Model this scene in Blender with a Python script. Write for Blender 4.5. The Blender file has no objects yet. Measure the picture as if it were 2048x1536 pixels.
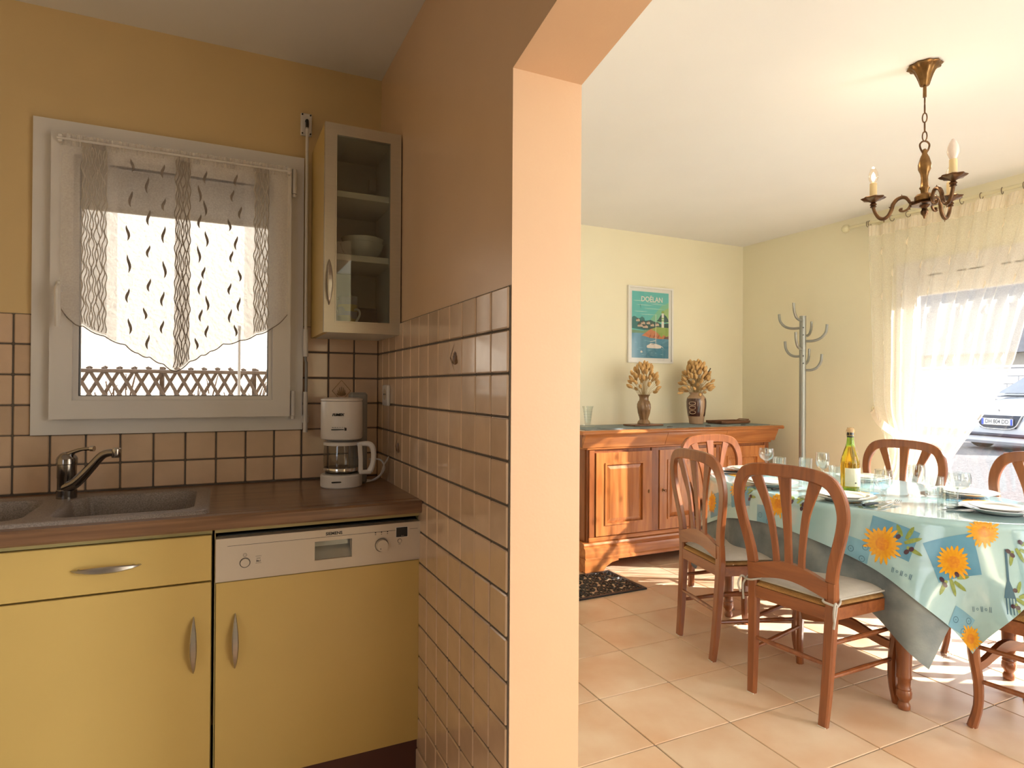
import bpy, bmesh, math, random
from mathutils import Vector, Matrix
random.seed(7)
S = bpy.context.scene
COL = S.collection
PI = math.pi

# ------------------------------------------------------------------ camera
CAM_H, YAW, FPX = 1.245, math.radians(25.54), 1237.0
ROLL, PITCH = math.atan(.006), math.atan(6.5 / FPX)
F = Vector((math.sin(YAW) * math.cos(PITCH), math.cos(YAW) * math.cos(PITCH), math.sin(PITCH)))
Rv = Vector((math.cos(YAW), -math.sin(YAW), 0))
U = Rv.cross(F)
cr, sr = math.cos(ROLL), math.sin(ROLL)
right, up = Rv * cr + U * sr, U * cr - Rv * sr
cam_data = bpy.data.cameras.new('camera')
cam_data.sensor_width = 36
cam_data.lens = 36 * FPX / 2048
cam_data.clip_start = .02
cam = bpy.data.objects.new('camera', cam_data)
COL.objects.link(cam)
m = Matrix((right, up, -F)).transposed().to_4x4()
m.translation = (0, 0, CAM_H)
cam.matrix_world = m
S.camera = cam

# ------------------------------------------------------------------ world, sun, exposure
W = bpy.data.worlds.new('world')
S.world = W
W.use_nodes = True
bg = W.node_tree.nodes['Background']
bg.inputs[0].default_value = (.86, .93, 1.0, 1)
bg.inputs[1].default_value = 2.6
sun_d = bpy.data.lights.new('sun', 'SUN')
sun_d.energy = 19
sun_d.color = (1, .93, .82)
sun_d.angle = math.radians(.6)
sun = bpy.data.objects.new('sun', sun_d)
COL.objects.link(sun)
SUN_EL = math.radians(24)
sun_dir = Vector((-.853 * math.cos(SUN_EL), .521 * math.cos(SUN_EL), -math.sin(SUN_EL)))
sun.rotation_euler = sun_dir.to_track_quat('-Z', 'Y').to_euler()
sun.location = (9, -3, 6)
S.view_settings.view_transform = 'Standard'
S.view_settings.look = 'None'
S.view_settings.gamma = 1
S.view_settings.use_curve_mapping = False
S.view_settings.exposure = 0.28


def portal(name, loc, rot, sx, sy):
    l = bpy.data.lights.new(name, 'AREA')
    l.shape = 'RECTANGLE'
    l.size, l.size_y = sx, sy
    l.cycles.is_portal = True
    o = bpy.data.objects.new(name, l)
    o.location, o.rotation_euler = loc, rot
    COL.objects.link(o)


portal('daylight_portal_kitchen_window', (-.124, 2.80, 1.6), (-PI / 2, 0, 0), .75, 1.0)
portal('daylight_portal_dining_window', (4.50, 1.62, 1.06), (0, PI / 2, 0), 2.1, 2.15)


def fill_area_light(name, loc, rot, sx, sy, watts, col):  # area lamp added as fill
    l = bpy.data.lights.new(name, 'AREA')
    l.shape = 'RECTANGLE'
    l.size, l.size_y, l.energy, l.color = sx, sy, watts, col
    o = bpy.data.objects.new(name, l)
    o.location, o.rotation_euler = loc, rot
    COL.objects.link(o)


# added fill light, entering by made-up openings behind the camera
fill_area_light('added_fill_rear_dining', (3.1, -2.80, 1.2), (PI / 2, 0, 0), 1.35, 2.1, 8, (1, .97, .94))
fill_area_light('added_fill_side_dining', (4.40, -1.85, 1.1), (0, PI / 2, 0), 2.0, 1.05, 170, (.98, .98, 1))
portal('portal_added_opening_left', (-2.42, -1.05, 1.35), (0, -PI / 2, 0), 1.5, 1.3)  # guides sky light through the added gap in the left wall

# ------------------------------------------------------------------ materials
MATS = {}


def nodes_of(name):
    mt = bpy.data.materials.new(name)
    mt.use_nodes = True
    nt = mt.node_tree
    return mt, nt, nt.nodes, nt.links, nt.nodes['Principled BSDF']


def mat(name, col, rough=.5, metal=0, var=0, vscale=6, bump=0, bscale=60, spec=.5, coat=0, coords='Object', stretch=(1, 1, 1), col2=None, rnd=0, emit=None, estr=0, bdist=.002):
    """Principled material whose colour is broken up by procedural noise."""
    if name in MATS:
        return MATS[name]
    mt, nt, N, L, P = nodes_of(name)
    c = (*col, 1)
    P.inputs['Roughness'].default_value = rough
    P.inputs['Metallic'].default_value = metal
    P.inputs['Specular IOR Level'].default_value = spec
    P.inputs['Coat Weight'].default_value = coat
    P.inputs['Coat Roughness'].default_value = .08
    tc = N.new('ShaderNodeTexCoord')
    mp = N.new('ShaderNodeMapping')
    mp.inputs['Scale'].default_value = stretch
    L.new(tc.outputs[coords], mp.inputs[0])
    if rnd:
        o0 = N.new('ShaderNodeObjectInfo')
        sc0 = N.new('ShaderNodeVectorMath')
        sc0.operation = 'SCALE'
        sc0.inputs['Scale'].default_value = 37.0
        L.new(o0.outputs['Location'], sc0.inputs[0])
        L.new(sc0.outputs[0], mp.inputs['Location'])
    nz = N.new('ShaderNodeTexNoise')
    nz.inputs['Scale'].default_value = vscale
    nz.inputs['Detail'].default_value = 5
    L.new(mp.outputs[0], nz.inputs['Vector'])
    rp = N.new('ShaderNodeValToRGB')
    rp.color_ramp.elements[0].position = .3
    rp.color_ramp.elements[1].position = .7
    c2 = col2 if col2 else tuple(x * (1 - var) for x in col)
    rp.color_ramp.elements[0].color = (*c2, 1)
    rp.color_ramp.elements[1].color = c
    L.new(nz.outputs[0], rp.inputs[0])
    out = rp.outputs[0]
    if rnd:
        oi = N.new('ShaderNodeObjectInfo')
        mr = N.new('ShaderNodeMapRange')
        mr.inputs[3].default_value, mr.inputs[4].default_value = 1 - rnd, 1 + rnd
        L.new(oi.outputs['Random'], mr.inputs[0])
        hs = N.new('ShaderNodeHueSaturation')
        L.new(mr.outputs[0], hs.inputs['Value'])
        L.new(out, hs.inputs['Color'])
        out = hs.outputs[0]
    L.new(out, P.inputs['Base Color'])
    if bump:
        nb = N.new('ShaderNodeTexNoise')
        nb.inputs['Scale'].default_value = bscale
        nb.inputs['Detail'].default_value = 3
        L.new(mp.outputs[0], nb.inputs['Vector'])
        bp = N.new('ShaderNodeBump')
        bp.inputs['Strength'].default_value = bump
        bp.inputs['Distance'].default_value = bdist
        L.new(nb.outputs[0], bp.inputs['Height'])
        L.new(bp.outputs[0], P.inputs['Normal'])
    if emit:
        P.inputs['Emission Color'].default_value = (*emit, 1)
        P.inputs['Emission Strength'].default_value = estr
    MATS[name] = mt
    return mt


def wood(name, c_dark, c_light, rough=.32, stretch=(9, 9, .8), scale=4, coat=.25):
    mt, nt, N, L, P = nodes_of(name)
    tc = N.new('ShaderNodeTexCoord')
    mp = N.new('ShaderNodeMapping')
    mp.inputs['Scale'].default_value = stretch
    L.new(tc.outputs['Object'], mp.inputs[0])
    nz = N.new('ShaderNodeTexNoise')
    nz.inputs['Scale'].default_value = scale
    nz.inputs['Detail'].default_value = 6
    nz.inputs['Distortion'].default_value = .6
    L.new(mp.outputs[0], nz.inputs['Vector'])
    rp = N.new('ShaderNodeValToRGB')
    rp.color_ramp.elements[0].position = .32
    rp.color_ramp.elements[1].position = .68
    rp.color_ramp.elements[0].color = (*c_dark, 1)
    rp.color_ramp.elements[1].color = (*c_light, 1)
    L.new(nz.outputs[0], rp.inputs[0])
    L.new(rp.outputs[0], P.inputs['Base Color'])
    P.inputs['Roughness'].default_value = rough
    P.inputs['Coat Weight'].default_value = coat
    P.inputs['Coat Roughness'].default_value = .15
    bp = N.new('ShaderNodeBump')
    bp.inputs['Strength'].default_value = .12
    bp.inputs['Distance'].default_value = .001
    L.new(nz.outputs[0], bp.inputs['Height'])
    L.new(bp.outputs[0], P.inputs['Normal'])
    MATS[name] = mt
    return mt


def thin_glass(name, tint=(1, 1, 1), ior=1.45, rough=.0, base=.0):
    """Clear pane: Fresnel mix of a transparent and a glossy surface."""
    mt, nt, N, L, P = nodes_of(name)
    N.remove(P)
    tr = N.new('ShaderNodeBsdfTransparent')
    tr.inputs[0].default_value = (*tint, 1)
    gl = N.new('ShaderNodeBsdfGlossy')
    gl.inputs['Roughness'].default_value = rough
    fr = N.new('ShaderNodeFresnel')
    ge = N.new('ShaderNodeNewGeometry')
    mi_ = N.new('ShaderNodeMapRange')
    mi_.inputs[3].default_value, mi_.inputs[4].default_value = ior, 1 / ior
    L.new(ge.outputs['Backfacing'], mi_.inputs[0])
    L.new(mi_.outputs[0], fr.inputs[0])
    nz = N.new('ShaderNodeTexNoise')
    nz.inputs['Scale'].default_value = 3
    bp = N.new('ShaderNodeBump')
    bp.inputs['Strength'].default_value = .02
    L.new(nz.outputs[0], bp.inputs['Height'])
    L.new(bp.outputs[0], gl.inputs['Normal'])
    mx = N.new('ShaderNodeMixShader')
    if base:
        ad = N.new('ShaderNodeMath')
        ad.inputs[1].default_value = base
        L.new(fr.outputs[0], ad.inputs[0])
        L.new(ad.outputs[0], mx.inputs[0])
    else:
        L.new(fr.outputs[0], mx.inputs[0])
    L.new(tr.outputs[0], mx.inputs[1])
    L.new(gl.outputs[0], mx.inputs[2])
    L.new(mx.outputs[0], N['Material Output'].inputs[0])
    MATS[name] = mt
    return mt


def sheer(name, col, cover, trans=.6, wave=180):
    """Woven voile: threads (diffuse + translucent) with see-through gaps."""
    mt, nt, N, L, P = nodes_of(name)
    N.remove(P)
    tr = N.new('ShaderNodeBsdfTransparent')
    tl = N.new('ShaderNodeBsdfTranslucent')
    df = N.new('ShaderNodeBsdfDiffuse')
    for n in (tl, df):
        n.inputs[0].default_value = (*col, 1)
    m1 = N.new('ShaderNodeMixShader')
    m1.inputs[0].default_value = trans
    L.new(df.outputs[0], m1.inputs[1])
    L.new(tl.outputs[0], m1.inputs[2])
    tc = N.new('ShaderNodeTexCoord')
    nz = N.new('ShaderNodeTexNoise')
    nz.inputs['Scale'].default_value = wave
    L.new(tc.outputs['Object'], nz.inputs['Vector'])
    mr = N.new('ShaderNodeMapRange')
    mr.inputs[3].default_value, mr.inputs[4].default_value = cover - .08, cover + .08
    L.new(nz.outputs[0], mr.inputs[0])
    m2 = N.new('ShaderNodeMixShader')
    L.new(mr.outputs[0], m2.inputs[0])
    L.new(tr.outputs[0], m2.inputs[1])
    L.new(m1.outputs[0], m2.inputs[2])
    L.new(m2.outputs[0], N['Material Output'].inputs[0])
    MATS[name] = mt
    return mt


# ------------------------------------------------------------------ mesh building
class M:
    def __init__(s):
        s.v, s.f, s.mi, s.mat = [], [], [], 0

    def add(s, vs, fs):
        o = len(s.v)
        s.v += [tuple(p) for p in vs]
        for f in fs:
            s.f.append(tuple(i + o for i in f))
            s.mi.append(s.mat)
        return s

    def box(s, x0, x1, y0, y1, z0, z1, b=0):
        if x0 > x1: x0, x1 = x1, x0
        if y0 > y1: y0, y1 = y1, y0
        if z0 > z1: z0, z1 = z1, z0
        if b <= 0:
            vs = [(x, y, z) for x in (x0, x1) for y in (y0, y1) for z in (z0, z1)]
            return s.add(vs, [(0, 1, 3, 2), (4, 6, 7, 5), (0, 4, 5, 1), (2, 3, 7, 6), (0, 2, 6, 4), (1, 5, 7, 3)])
        b = min(b, (x1 - x0) * .45, (y1 - y0) * .45, (z1 - z0) * .45)
        vs, idx = [], {}
        for ix, x in enumerate((x0, x1)):
            for iy, y in enumerate((y0, y1)):
                for iz, z in enumerate((z0, z1)):
                    bx, by, bz = (b if ix == 0 else -b), (b if iy == 0 else -b), (b if iz == 0 else -b)
                    idx[ix, iy, iz, 0] = len(vs); vs.append((x, y + by, z + bz))
                    idx[ix, iy, iz, 1] = len(vs); vs.append((x + bx, y, z + bz))
                    idx[ix, iy, iz, 2] = len(vs); vs.append((x + bx, y + by, z))
        fs = []
        for a in range(3):
            for k in (0, 1):
                q = []
                for p, r in ((0, 0), (1, 0), (1, 1), (0, 1)):
                    t = [p, r]; t.insert(a, k)
                    q.append(idx[t[0], t[1], t[2], a])
                fs.append(tuple(q))
        for a in range(3):
            o1, o2 = [i for i in range(3) if i != a]
            for p in (0, 1):
                for r in (0, 1):
                    t0 = [0, 0, 0]; t0[o1], t0[o2] = p, r
                    t1 = list(t0); t1[a] = 1
                    fs.append((idx[(*t0, o1)], idx[(*t1, o1)], idx[(*t1, o2)], idx[(*t0, o2)]))
        for ix in (0, 1):
            for iy in (0, 1):
                for iz in (0, 1):
                    fs.append(tuple(idx[ix, iy, iz, a] for a in range(3)))
        return s.add(vs, fs)

    def prism(s, poly, axis, a0, a1):
        n = len(poly)

        def p3(p, a):
            return {'x': (a, p[0], p[1]), 'y': (p[0], a, p[1]), 'z': (p[0], p[1], a)}[axis]
        vs = [p3(p, a0) for p in poly] + [p3(p, a1) for p in poly]
        fs = [tuple(range(n)), tuple(range(2 * n - 1, n - 1, -1))]
        fs += [(i, (i + 1) % n, n + (i + 1) % n, n + i) for i in range(n)]
        return s.add(vs, fs)

    def lathe(s, prof, seg=24, c=(0, 0, 0), wob=None, cap=True):
        vs, fs = [], []
        n = len(prof)
        for r, z in prof:
            for k in range(seg):
                a = 2 * PI * k / seg
                rr = r * (wob(a, z) if wob else 1)
                vs.append((c[0] + rr * math.cos(a), c[1] + rr * math.sin(a), c[2] + z))
        for i in range(n - 1):
            for k in range(seg):
                k2 = (k + 1) % seg
                fs.append((i * seg + k, i * seg + k2, (i + 1) * seg + k2, (i + 1) * seg + k))
        if cap and prof[0][0] > 1e-5:
            fs.append(tuple(range(seg - 1, -1, -1)))
        if cap and prof[-1][0] > 1e-5:
            fs.append(tuple((n - 1) * seg + k for k in range(seg)))
        return s.add(vs, fs)

    def cyl(s, p0, p1, r0, r1=None, seg=16):
        return s.tube([p0, p1], [r0, r0 if r1 is None else r1], seg)

    def tube(s, path, r, seg=10, closed=False):
        P = [Vector(p) for p in path]
        n = len(P)
        rs = r if isinstance(r, (list, tuple)) else [r] * n
        T = []
        for i in range(n):
            if closed:
                t = P[(i + 1) % n] - P[i - 1]
            else:
                t = P[min(i + 1, n - 1)] - P[max(i - 1, 0)]
            T.append(t.normalized())
        ref = Vector((0, 0, 1)) if abs(T[0].z) < .9 else Vector((1, 0, 0))
        nv = T[0].cross(ref).normalized()
        vs, fs = [], []
        for i in range(n):
            nv = (nv - T[i] * nv.dot(T[i])).normalized()
            b = T[i].cross(nv)
            for k in range(seg):
                a = 2 * PI * k / seg
                vs.append(P[i] + (nv * math.cos(a) + b * math.sin(a)) * rs[i])
        for i in range(n if closed else n - 1):
            j = (i + 1) % n
            for k in range(seg):
                k2 = (k + 1) % seg
                fs.append((i * seg + k, i * seg + k2, j * seg + k2, j * seg + k))
        if not closed:
            fs.append(tuple(range(seg - 1, -1, -1)))
            fs.append(tuple((n - 1) * seg + k for k in range(seg)))
        return s.add(vs, fs)

    def sweep(s, path, w, t, side, ch=.2):
        """Chamfered rectangular section swept along a path; t is measured along `side`, w across it."""
        P = [Vector(p) for p in path]
        n = len(P)
        w = w if isinstance(w, (list, tuple)) else [w] * n
        t = t if isinstance(t, (list, tuple)) else [t] * n
        side = Vector(side)
        vs, fs = [], []
        for i in range(n):
            tg = (P[min(i + 1, n - 1)] - P[max(i - 1, 0)]).normalized()
            sd = (side - tg * side.dot(tg)).normalized()
            nv = tg.cross(sd)
            a, b = w[i] / 2, t[i] / 2
            c = min(a, b) * ch * 2
            for x, y in ((-a + c, -b), (a - c, -b), (a, -b + c), (a, b - c), (a - c, b), (-a + c, b), (-a, b - c), (-a, -b + c)):
                vs.append(P[i] + nv * x + sd * y)
        for i in range(n - 1):
            for k in range(8):
                k2 = (k + 1) % 8
                fs.append((i * 8 + k, i * 8 + k2, (i + 1) * 8 + k2, (i + 1) * 8 + k))
        fs.append(tuple(range(7, -1, -1)))
        fs.append(tuple((n - 1) * 8 + k for k in range(8)))
        return s.add(vs, fs)

    def grid(s, fn, nu, nv):
        vs = [fn(i / nu, j / nv) for j in range(nv + 1) for i in range(nu + 1)]
        fs = [(j * (nu + 1) + i, j * (nu + 1) + i + 1, (j + 1) * (nu + 1) + i + 1, (j + 1) * (nu + 1) + i) for j in range(nv) for i in range(nu)]
        return s.add(vs, fs)

    def mesh(s, name, mats, smooth=35, fix=True):
        me = bpy.data.meshes.new(name)
        me.from_pydata(s.v, [], s.f)
        if not isinstance(mats, (list, tuple)):
            mats = [mats]
        for q in mats:
            me.materials.append(MATS[q] if isinstance(q, str) else q)
        me.polygons.foreach_set('material_index', s.mi)
        if fix:
            bm = bmesh.new()
            bm.from_mesh(me)
            bmesh.ops.recalc_face_normals(bm, faces=bm.faces)
            bm.to_mesh(me)
            bm.free()
        if smooth:
            me.polygons.foreach_set('use_smooth', [True] * len(me.polygons))
            me.set_sharp_from_angle(angle=math.radians(smooth))
        me.update()
        return me

    def obj(s, name, mats, parent=None, loc=None, rot=None, smooth=35, fix=True):
        o = bpy.data.objects.new(name, s.mesh(name, mats, smooth, fix))
        COL.objects.link(o)
        if parent: o.parent = parent
        if loc: o.location = loc
        if rot: o.rotation_euler = rot
        return o


def put(name, me, parent=None, loc=None, rot=None):
    o = bpy.data.objects.new(name, me)
    COL.objects.link(o)
    if parent: o.parent = parent
    if loc: o.location = loc
    if rot: o.rotation_euler = rot
    return o


def tag(o, label, cat=None, group=None, kind=None):
    o['label'] = label
    if cat: o['category'] = cat
    if group: o['group'] = group
    if kind: o['kind'] = kind
    return o


def thing(name, label, cat, loc=(0, 0, 0), rz=0, group=None):
    o = bpy.data.objects.new(name, None)
    COL.objects.link(o)
    o.empty_display_size = .05
    o.location = loc
    o.rotation_euler = (0, 0, rz)
    return tag(o, label, cat, group)


def struct(o, label=None):
    o['kind'] = 'structure'
    if label: o['label'] = label
    return o


def copy_tree(o, parent=None):
    c = o.copy()
    COL.objects.link(c)
    if parent: c.parent = parent
    for ch in list(o.children):
        copy_tree(ch, c)
    return c


def text(name, body, size, material, parent, mw, extrude=.0002, shear=0, align='CENTER', bold=0, sx=1):
    cu = bpy.data.curves.new(name, 'FONT')
    cu.body, cu.size, cu.extrude, cu.shear = body, size, extrude, shear
    cu.align_x, cu.align_y = align, 'CENTER'
    cu.offset = bold
    cu.resolution_u = 3
    o = bpy.data.objects.new('tmp', cu)
    COL.objects.link(o)
    dg = bpy.context.evaluated_depsgraph_get()
    me = bpy.data.meshes.new_from_object(o.evaluated_get(dg))
    bpy.data.objects.remove(o)
    me.transform(mw @ Matrix.Diagonal((sx, 1, 1, 1)))
    me.materials.clear()
    me.materials.append(MATS[material])
    return put(name, me, parent)


# text standing on a wall that faces -Y (reads along +X), centred at x, y, z
def facing_y(x, y, z):
    return Matrix.Translation((x, y, z)) @ Matrix.Rotation(PI / 2, 4, 'X')


def smoothpath(pts, n=6):
    """Catmull-Rom through points."""
    P = [Vector(p) for p in pts]
    out = []
    for i in range(len(P) - 1):
        p0, p1, p2, p3 = P[max(i - 1, 0)], P[i], P[i + 1], P[min(i + 2, len(P) - 1)]
        for k in range(n):
            t = k / n
            out.append(.5 * ((2 * p1) + (p2 - p0) * t + (2 * p0 - 5 * p1 + 4 * p2 - p3) * t * t + (3 * p1 - p0 - 3 * p2 + p3) * t ** 3))
    out.append(P[-1])
    return out


def lerp_list(vals, n):
    out = []
    for i in range(len(vals) - 1):
        out += [vals[i] + (vals[i + 1] - vals[i]) * k / n for k in range(n)]
    return out + [vals[-1]]


# ------------------------------------------------------------------ palette
mat('paint_kitchen', (.76, .56, .28), .55, var=.06, vscale=3, bump=.08, bscale=180)
mat('paint_partition', (.78, .54, .34), .28, var=.06, vscale=3, bump=.12, bscale=140)
mat('paint_reveal_dimmed', (.70, .45, .265), .5, var=.05, vscale=3, bump=.1, bscale=150)  # peachier, darker copy of the partition paint, toned down against overbright light
mat('paint_dining', (.88, .82, .62), .6, var=.04, vscale=2, bump=.08, bscale=180)
mat('paint_ceiling', (.88, .87, .86), .7, var=.03, vscale=2)
mat('paint_plain', (.8, .72, .55), .7, var=.04)
mat('grout_dark', (.15, .12, .095), .9, var=.2, vscale=40)
mat('tile_kitchen', (.75, .535, .365), .22, var=.15, vscale=9, bump=.22, bscale=20, rnd=.06, coat=.9, bdist=.004)
mat('grout_floor', (.30, .25, .20), .9, var=.2, vscale=30)
mat('tile_floor', (.82, .64, .47), .28, col2=(.70, .44, .27), vscale=3.8, bump=.05, bscale=30, rnd=.05, coords='Object')
mat('pvc_white', (.80, .76, .72), .28, var=.05, vscale=4)
mat('plastic_white', (.82, .78, .74), .3, var=.03)
mat('plastic_grey', (.30, .29, .27), .35, var=.05)
mat('seal_black', (.02, .02, .02), .6, var=.2)
mat('chrome', (.62, .60, .58), .12, 1, var=.05)
mat('chrome_dark', (.30, .28, .27), .16, 1, var=.05)
mat('brushed_steel', (.55, .53, .50), .3, 1, var=.1, vscale=30, stretch=(1, 1, 20))
mat('alu_frame', (.60, .56, .47), .34, .75, var=.06, vscale=20, stretch=(1, 1, 12))
mat('laminate_yellow', (.64, .45, .145), .40, var=.05, vscale=3, bump=.03, bscale=200)
mat('laminate_edge', (.42, .34, .14), .5, var=.08)
mat('carcass', (.78, .75, .68), .6, var=.05)
mat('toe_brown', (.10, .035, .025), .5, var=.2)
mat('granite', (.36, .30, .26), .45, col2=(.16, .13, .115), vscale=330, bump=.05, bscale=200)
wood('worktop_wood', (.13, .065, .035), (.27, .145, .075), .30, (1.2, 26, 26), 2.2, .3)
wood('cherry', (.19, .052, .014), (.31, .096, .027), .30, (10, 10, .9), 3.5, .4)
wood('cherry_rail', (.19, .052, .014), (.31, .096, .027), .30, (.9, 10, 10), 3.5, .4)
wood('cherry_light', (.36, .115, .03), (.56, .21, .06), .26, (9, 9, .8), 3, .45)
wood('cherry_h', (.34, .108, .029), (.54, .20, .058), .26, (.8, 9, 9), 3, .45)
wood('tray_wood', (.13, .05, .02), (.26, .11, .05), .4, (1, 10, 10), 3, .2)
thin_glass('pane')
thin_glass('glassware', (.96, .985, .98), 1.5, 0, .07)
thin_glass('cabinet_glass', (.84, .86, .82), 1.5, 0, .02)
thin_glass('carafe_glass', (.74, .72, .68), 1.5, .05, .05)
sheer('voile_kitchen', (.93, .88, .82), .36, .5)
sheer('voile_band', (.66, .59, .50), .62, .45)
sheer('voile_dining', (1.0, .97, .90), .36, .62)
sheer('voile_gather', (1.0, .93, .82), .82, .55)
mat('embroidery', (.30, .25, .21), .8, var=.2, vscale=90)
mat('embroidery_mid', (.42, .36, .30), .8, var=.15, vscale=90)
mat('embroidery_pale', (.66, .60, .53), .8, var=.15, vscale=90)
mat('ink', (.015, .015, .015), .5, var=.1)
mat('ink_grey', (.12, .10, .09), .5, var=.1)
# ================================================================== THE SHELL
XB, XB2, YA, YD, XD, ZC = .6025, .785, 2.522, 4.06, 4.2, 2.5
ARCH_Y = 1.265

# ---- floor with single tiles where the photo shows them
floor = struct(M().box(-2.2, XD + .3, -2.85, YD + .25, -.05, -.004).obj('floor', 'grout_floor', smooth=0), 'beige ceramic tile floor with thin grey joints')
cache = {}


def floor_tile(x0, x1, y0, y1):
    g = .0022
    w, d = round(x1 - x0 - 2 * g, 4), round(y1 - y0 - 2 * g, 4)
    if w < .02 or d < .02:
        return
    if (w, d) not in cache:
        cache[w, d] = M().box(-w / 2, w / 2, -d / 2, d / 2, -.008, 0, .0018).mesh('floor_tile', 'tile_floor', smooth=0)
    put('floor_tile', cache[w, d], floor, ((x0 + x1) / 2, (y0 + y1) / 2, random.uniform(-.0003, .0003)))


for i in range(-6, 9):
    for j in range(-4, 8):
        x0, x1 = 1.391 + .3485 * i, 1.391 + .3485 * (i + 1)
        y0, y1 = 1.735 + .3475 * j, 1.735 + .3475 * (j + 1)
        x1c, y1c = min(x1, XD), min(y1, YD)
        if y1 <= ARCH_Y:
            floor_tile(x0, x1c, y0, y1c)
        else:
            if x0 < XB and y0 < 1.9:
                floor_tile(x0, min(x1, XB), y0, min(y1, 1.95))
            if x1 > XB2:
                floor_tile(max(x0, XB2), x1c, y0, y1c)

ceiling = struct(M().box(-2.4, XD + .3, -2.85, YD + .25, ZC, ZC + .2).obj('ceiling', 'paint_ceiling', smooth=0), 'smooth off-white painted ceiling')

# ---- kitchen back wall with window hole
WX0, WX1, WZ0, WZ1 = -.50, .252, 1.12, 2.08
w = M()
w.box(-2.4, WX0, YA, YA + .25, 0, ZC).box(WX1, XB2, YA, YA + .25, 0, ZC)
w.box(WX0, WX1, YA, YA + .25, 0, WZ0).box(WX0, WX1, YA, YA + .25, WZ1, ZC)
wall_back = struct(w.obj('wall_kitchen_back', 'paint_kitchen', smooth=0), 'ochre yellow kitchen wall around the small window')
struct(M().box(-2.4, -2.2, -2.85, -1.7, 0, ZC).box(-2.4, -2.2, -.4, YA, 0, ZC).box(-2.4, -2.2, -1.7, -.4, 0, .6).box(-2.4, -2.2, -1.7, -.4, 2.1, ZC).obj('wall_kitchen_left', 'paint_kitchen', smooth=0))  # the gap is an unseen opening added to brighten the kitchen

# ---- partition wall between kitchen and dining room, with the wide opening
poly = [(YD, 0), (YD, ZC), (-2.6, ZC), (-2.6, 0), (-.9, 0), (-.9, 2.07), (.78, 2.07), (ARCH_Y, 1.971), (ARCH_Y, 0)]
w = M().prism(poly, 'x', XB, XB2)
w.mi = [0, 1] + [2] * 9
wall_part = struct(w.obj('wall_partition', ['paint_partition', 'paint_dining', 'paint_reveal_dimmed'], smooth=0), 'partition wall with a wide splayed opening to the dining room')

# ---- dining walls
struct(M().box(XB2, XD + .25, YD, YD + .25, 0, ZC).obj('wall_dining_back', 'paint_dining', smooth=0), 'pale yellow dining room wall behind the sideboard')
DY0, DY1, DZ1 = .56, 2.68, 2.10
w = M()
w.box(XD, XD + .25, DY1, YD, 0, ZC).box(XD, XD + .25, -1.3, DY0, 0, ZC).box(XD, XD + .25, -2.85, -2.4, 0, ZC).box(XD, XD + .25, -2.4, -1.3, 2.1, ZC).box(XD, XD + .25, DY0, DY1, DZ1, ZC)  # the gap towards the rear is an unseen opening added for fill light
struct(w.obj('wall_dining_right', 'paint_dining', smooth=0), 'pale yellow dining room wall around the curtained glass door')
# rear wall behind the camera with an unseen opening added to let light in
w = M()
for a, b in ((-2.4, 2.4), (3.8, XD + .25)):
    w.box(a, b, -2.85, -2.6, 0, ZC)
for a, b in ((2.4, 3.8),):
    w.box(a, b, -2.85, -2.6, 2.25, ZC).box(a, b, -2.85, -2.6, 0, .15)
struct(w.obj('wall_rear', 'paint_dining', smooth=0))
struct(M().box(2.0, XD, YD - .012, YD, 0, .07).box(XD - .012, XD, 2.7, YD, 0, .07).obj('baseboard_dining', 'tile_floor', smooth=0))
struct(M().box(XB - .010, XB, ARCH_Y + .004, 1.97, -.003, .071, .003).obj('baseboard_partition', 'tile_floor', smooth=0))

# ---- kitchen wall tiles
zrow = [.976 + .1003 * k for k in range(-9, 6)]
struct_g = M().box(XB - .003, XB, ARCH_Y + .003, YA, .071, 1.477).obj('grout', 'grout_dark', wall_part, smooth=0)
g = M().box(-1.4, XB - .004, YA - .003, YA, .86, 1.078).box(-1.4, -.548, YA - .003, YA, 1.078, 1.477).box(.302, XB - .004, YA - .003, YA, 1.078, 1.477)
g.obj('grout', 'grout_dark', wall_back, smooth=0)
tcache = {}


def wall_tile(parent, axis, a0, a1, z0, z1):
    gp = .0028
    w_, h_ = round(a1 - a0 - 2 * gp, 4), round(z1 - z0 - 2 * gp, 4)
    if w_ < .008 or h_ < .008:
        return None
    if (axis, w_, h_) not in tcache:
        b = M()
        if axis == 'x':
            b.box(-.0075, 0, -w_ / 2, w_ / 2, -h_ / 2, h_ / 2, .0028)
        else:
            b.box(-w_ / 2, w_ / 2, -.0075, 0, -h_ / 2, h_ / 2, .0028)
        tcache[axis, w_, h_] = b.mesh('tile', 'tile_kitchen', smooth=0)
    e = random.uniform
    c = ((a0 + a1) / 2, (z0 + z1) / 2)
    if axis == 'x':
        return put('tile', tcache[axis, w_, h_], parent, (XB, c[0], c[1]), (0, e(-.006, .006), e(-.010, .010)))
    return put('tile', tcache[axis, w_, h_], parent, (c[0], YA, c[1]), (e(-.006, .006), 0, e(-.008, .008)))


ycol = [1.268 + .0976 * k for k in range(13)] + [YA - .001]
deco = {}
for r in range(len(zrow) - 1):
    for c in range(13):
        if zrow[r + 1] < .9 and ycol[c] > 1.94:
            continue
        t = wall_tile(wall_part, 'x', ycol[c], ycol[c + 1], zrow[r], zrow[r + 1])
        deco['B', c, r] = t
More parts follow.
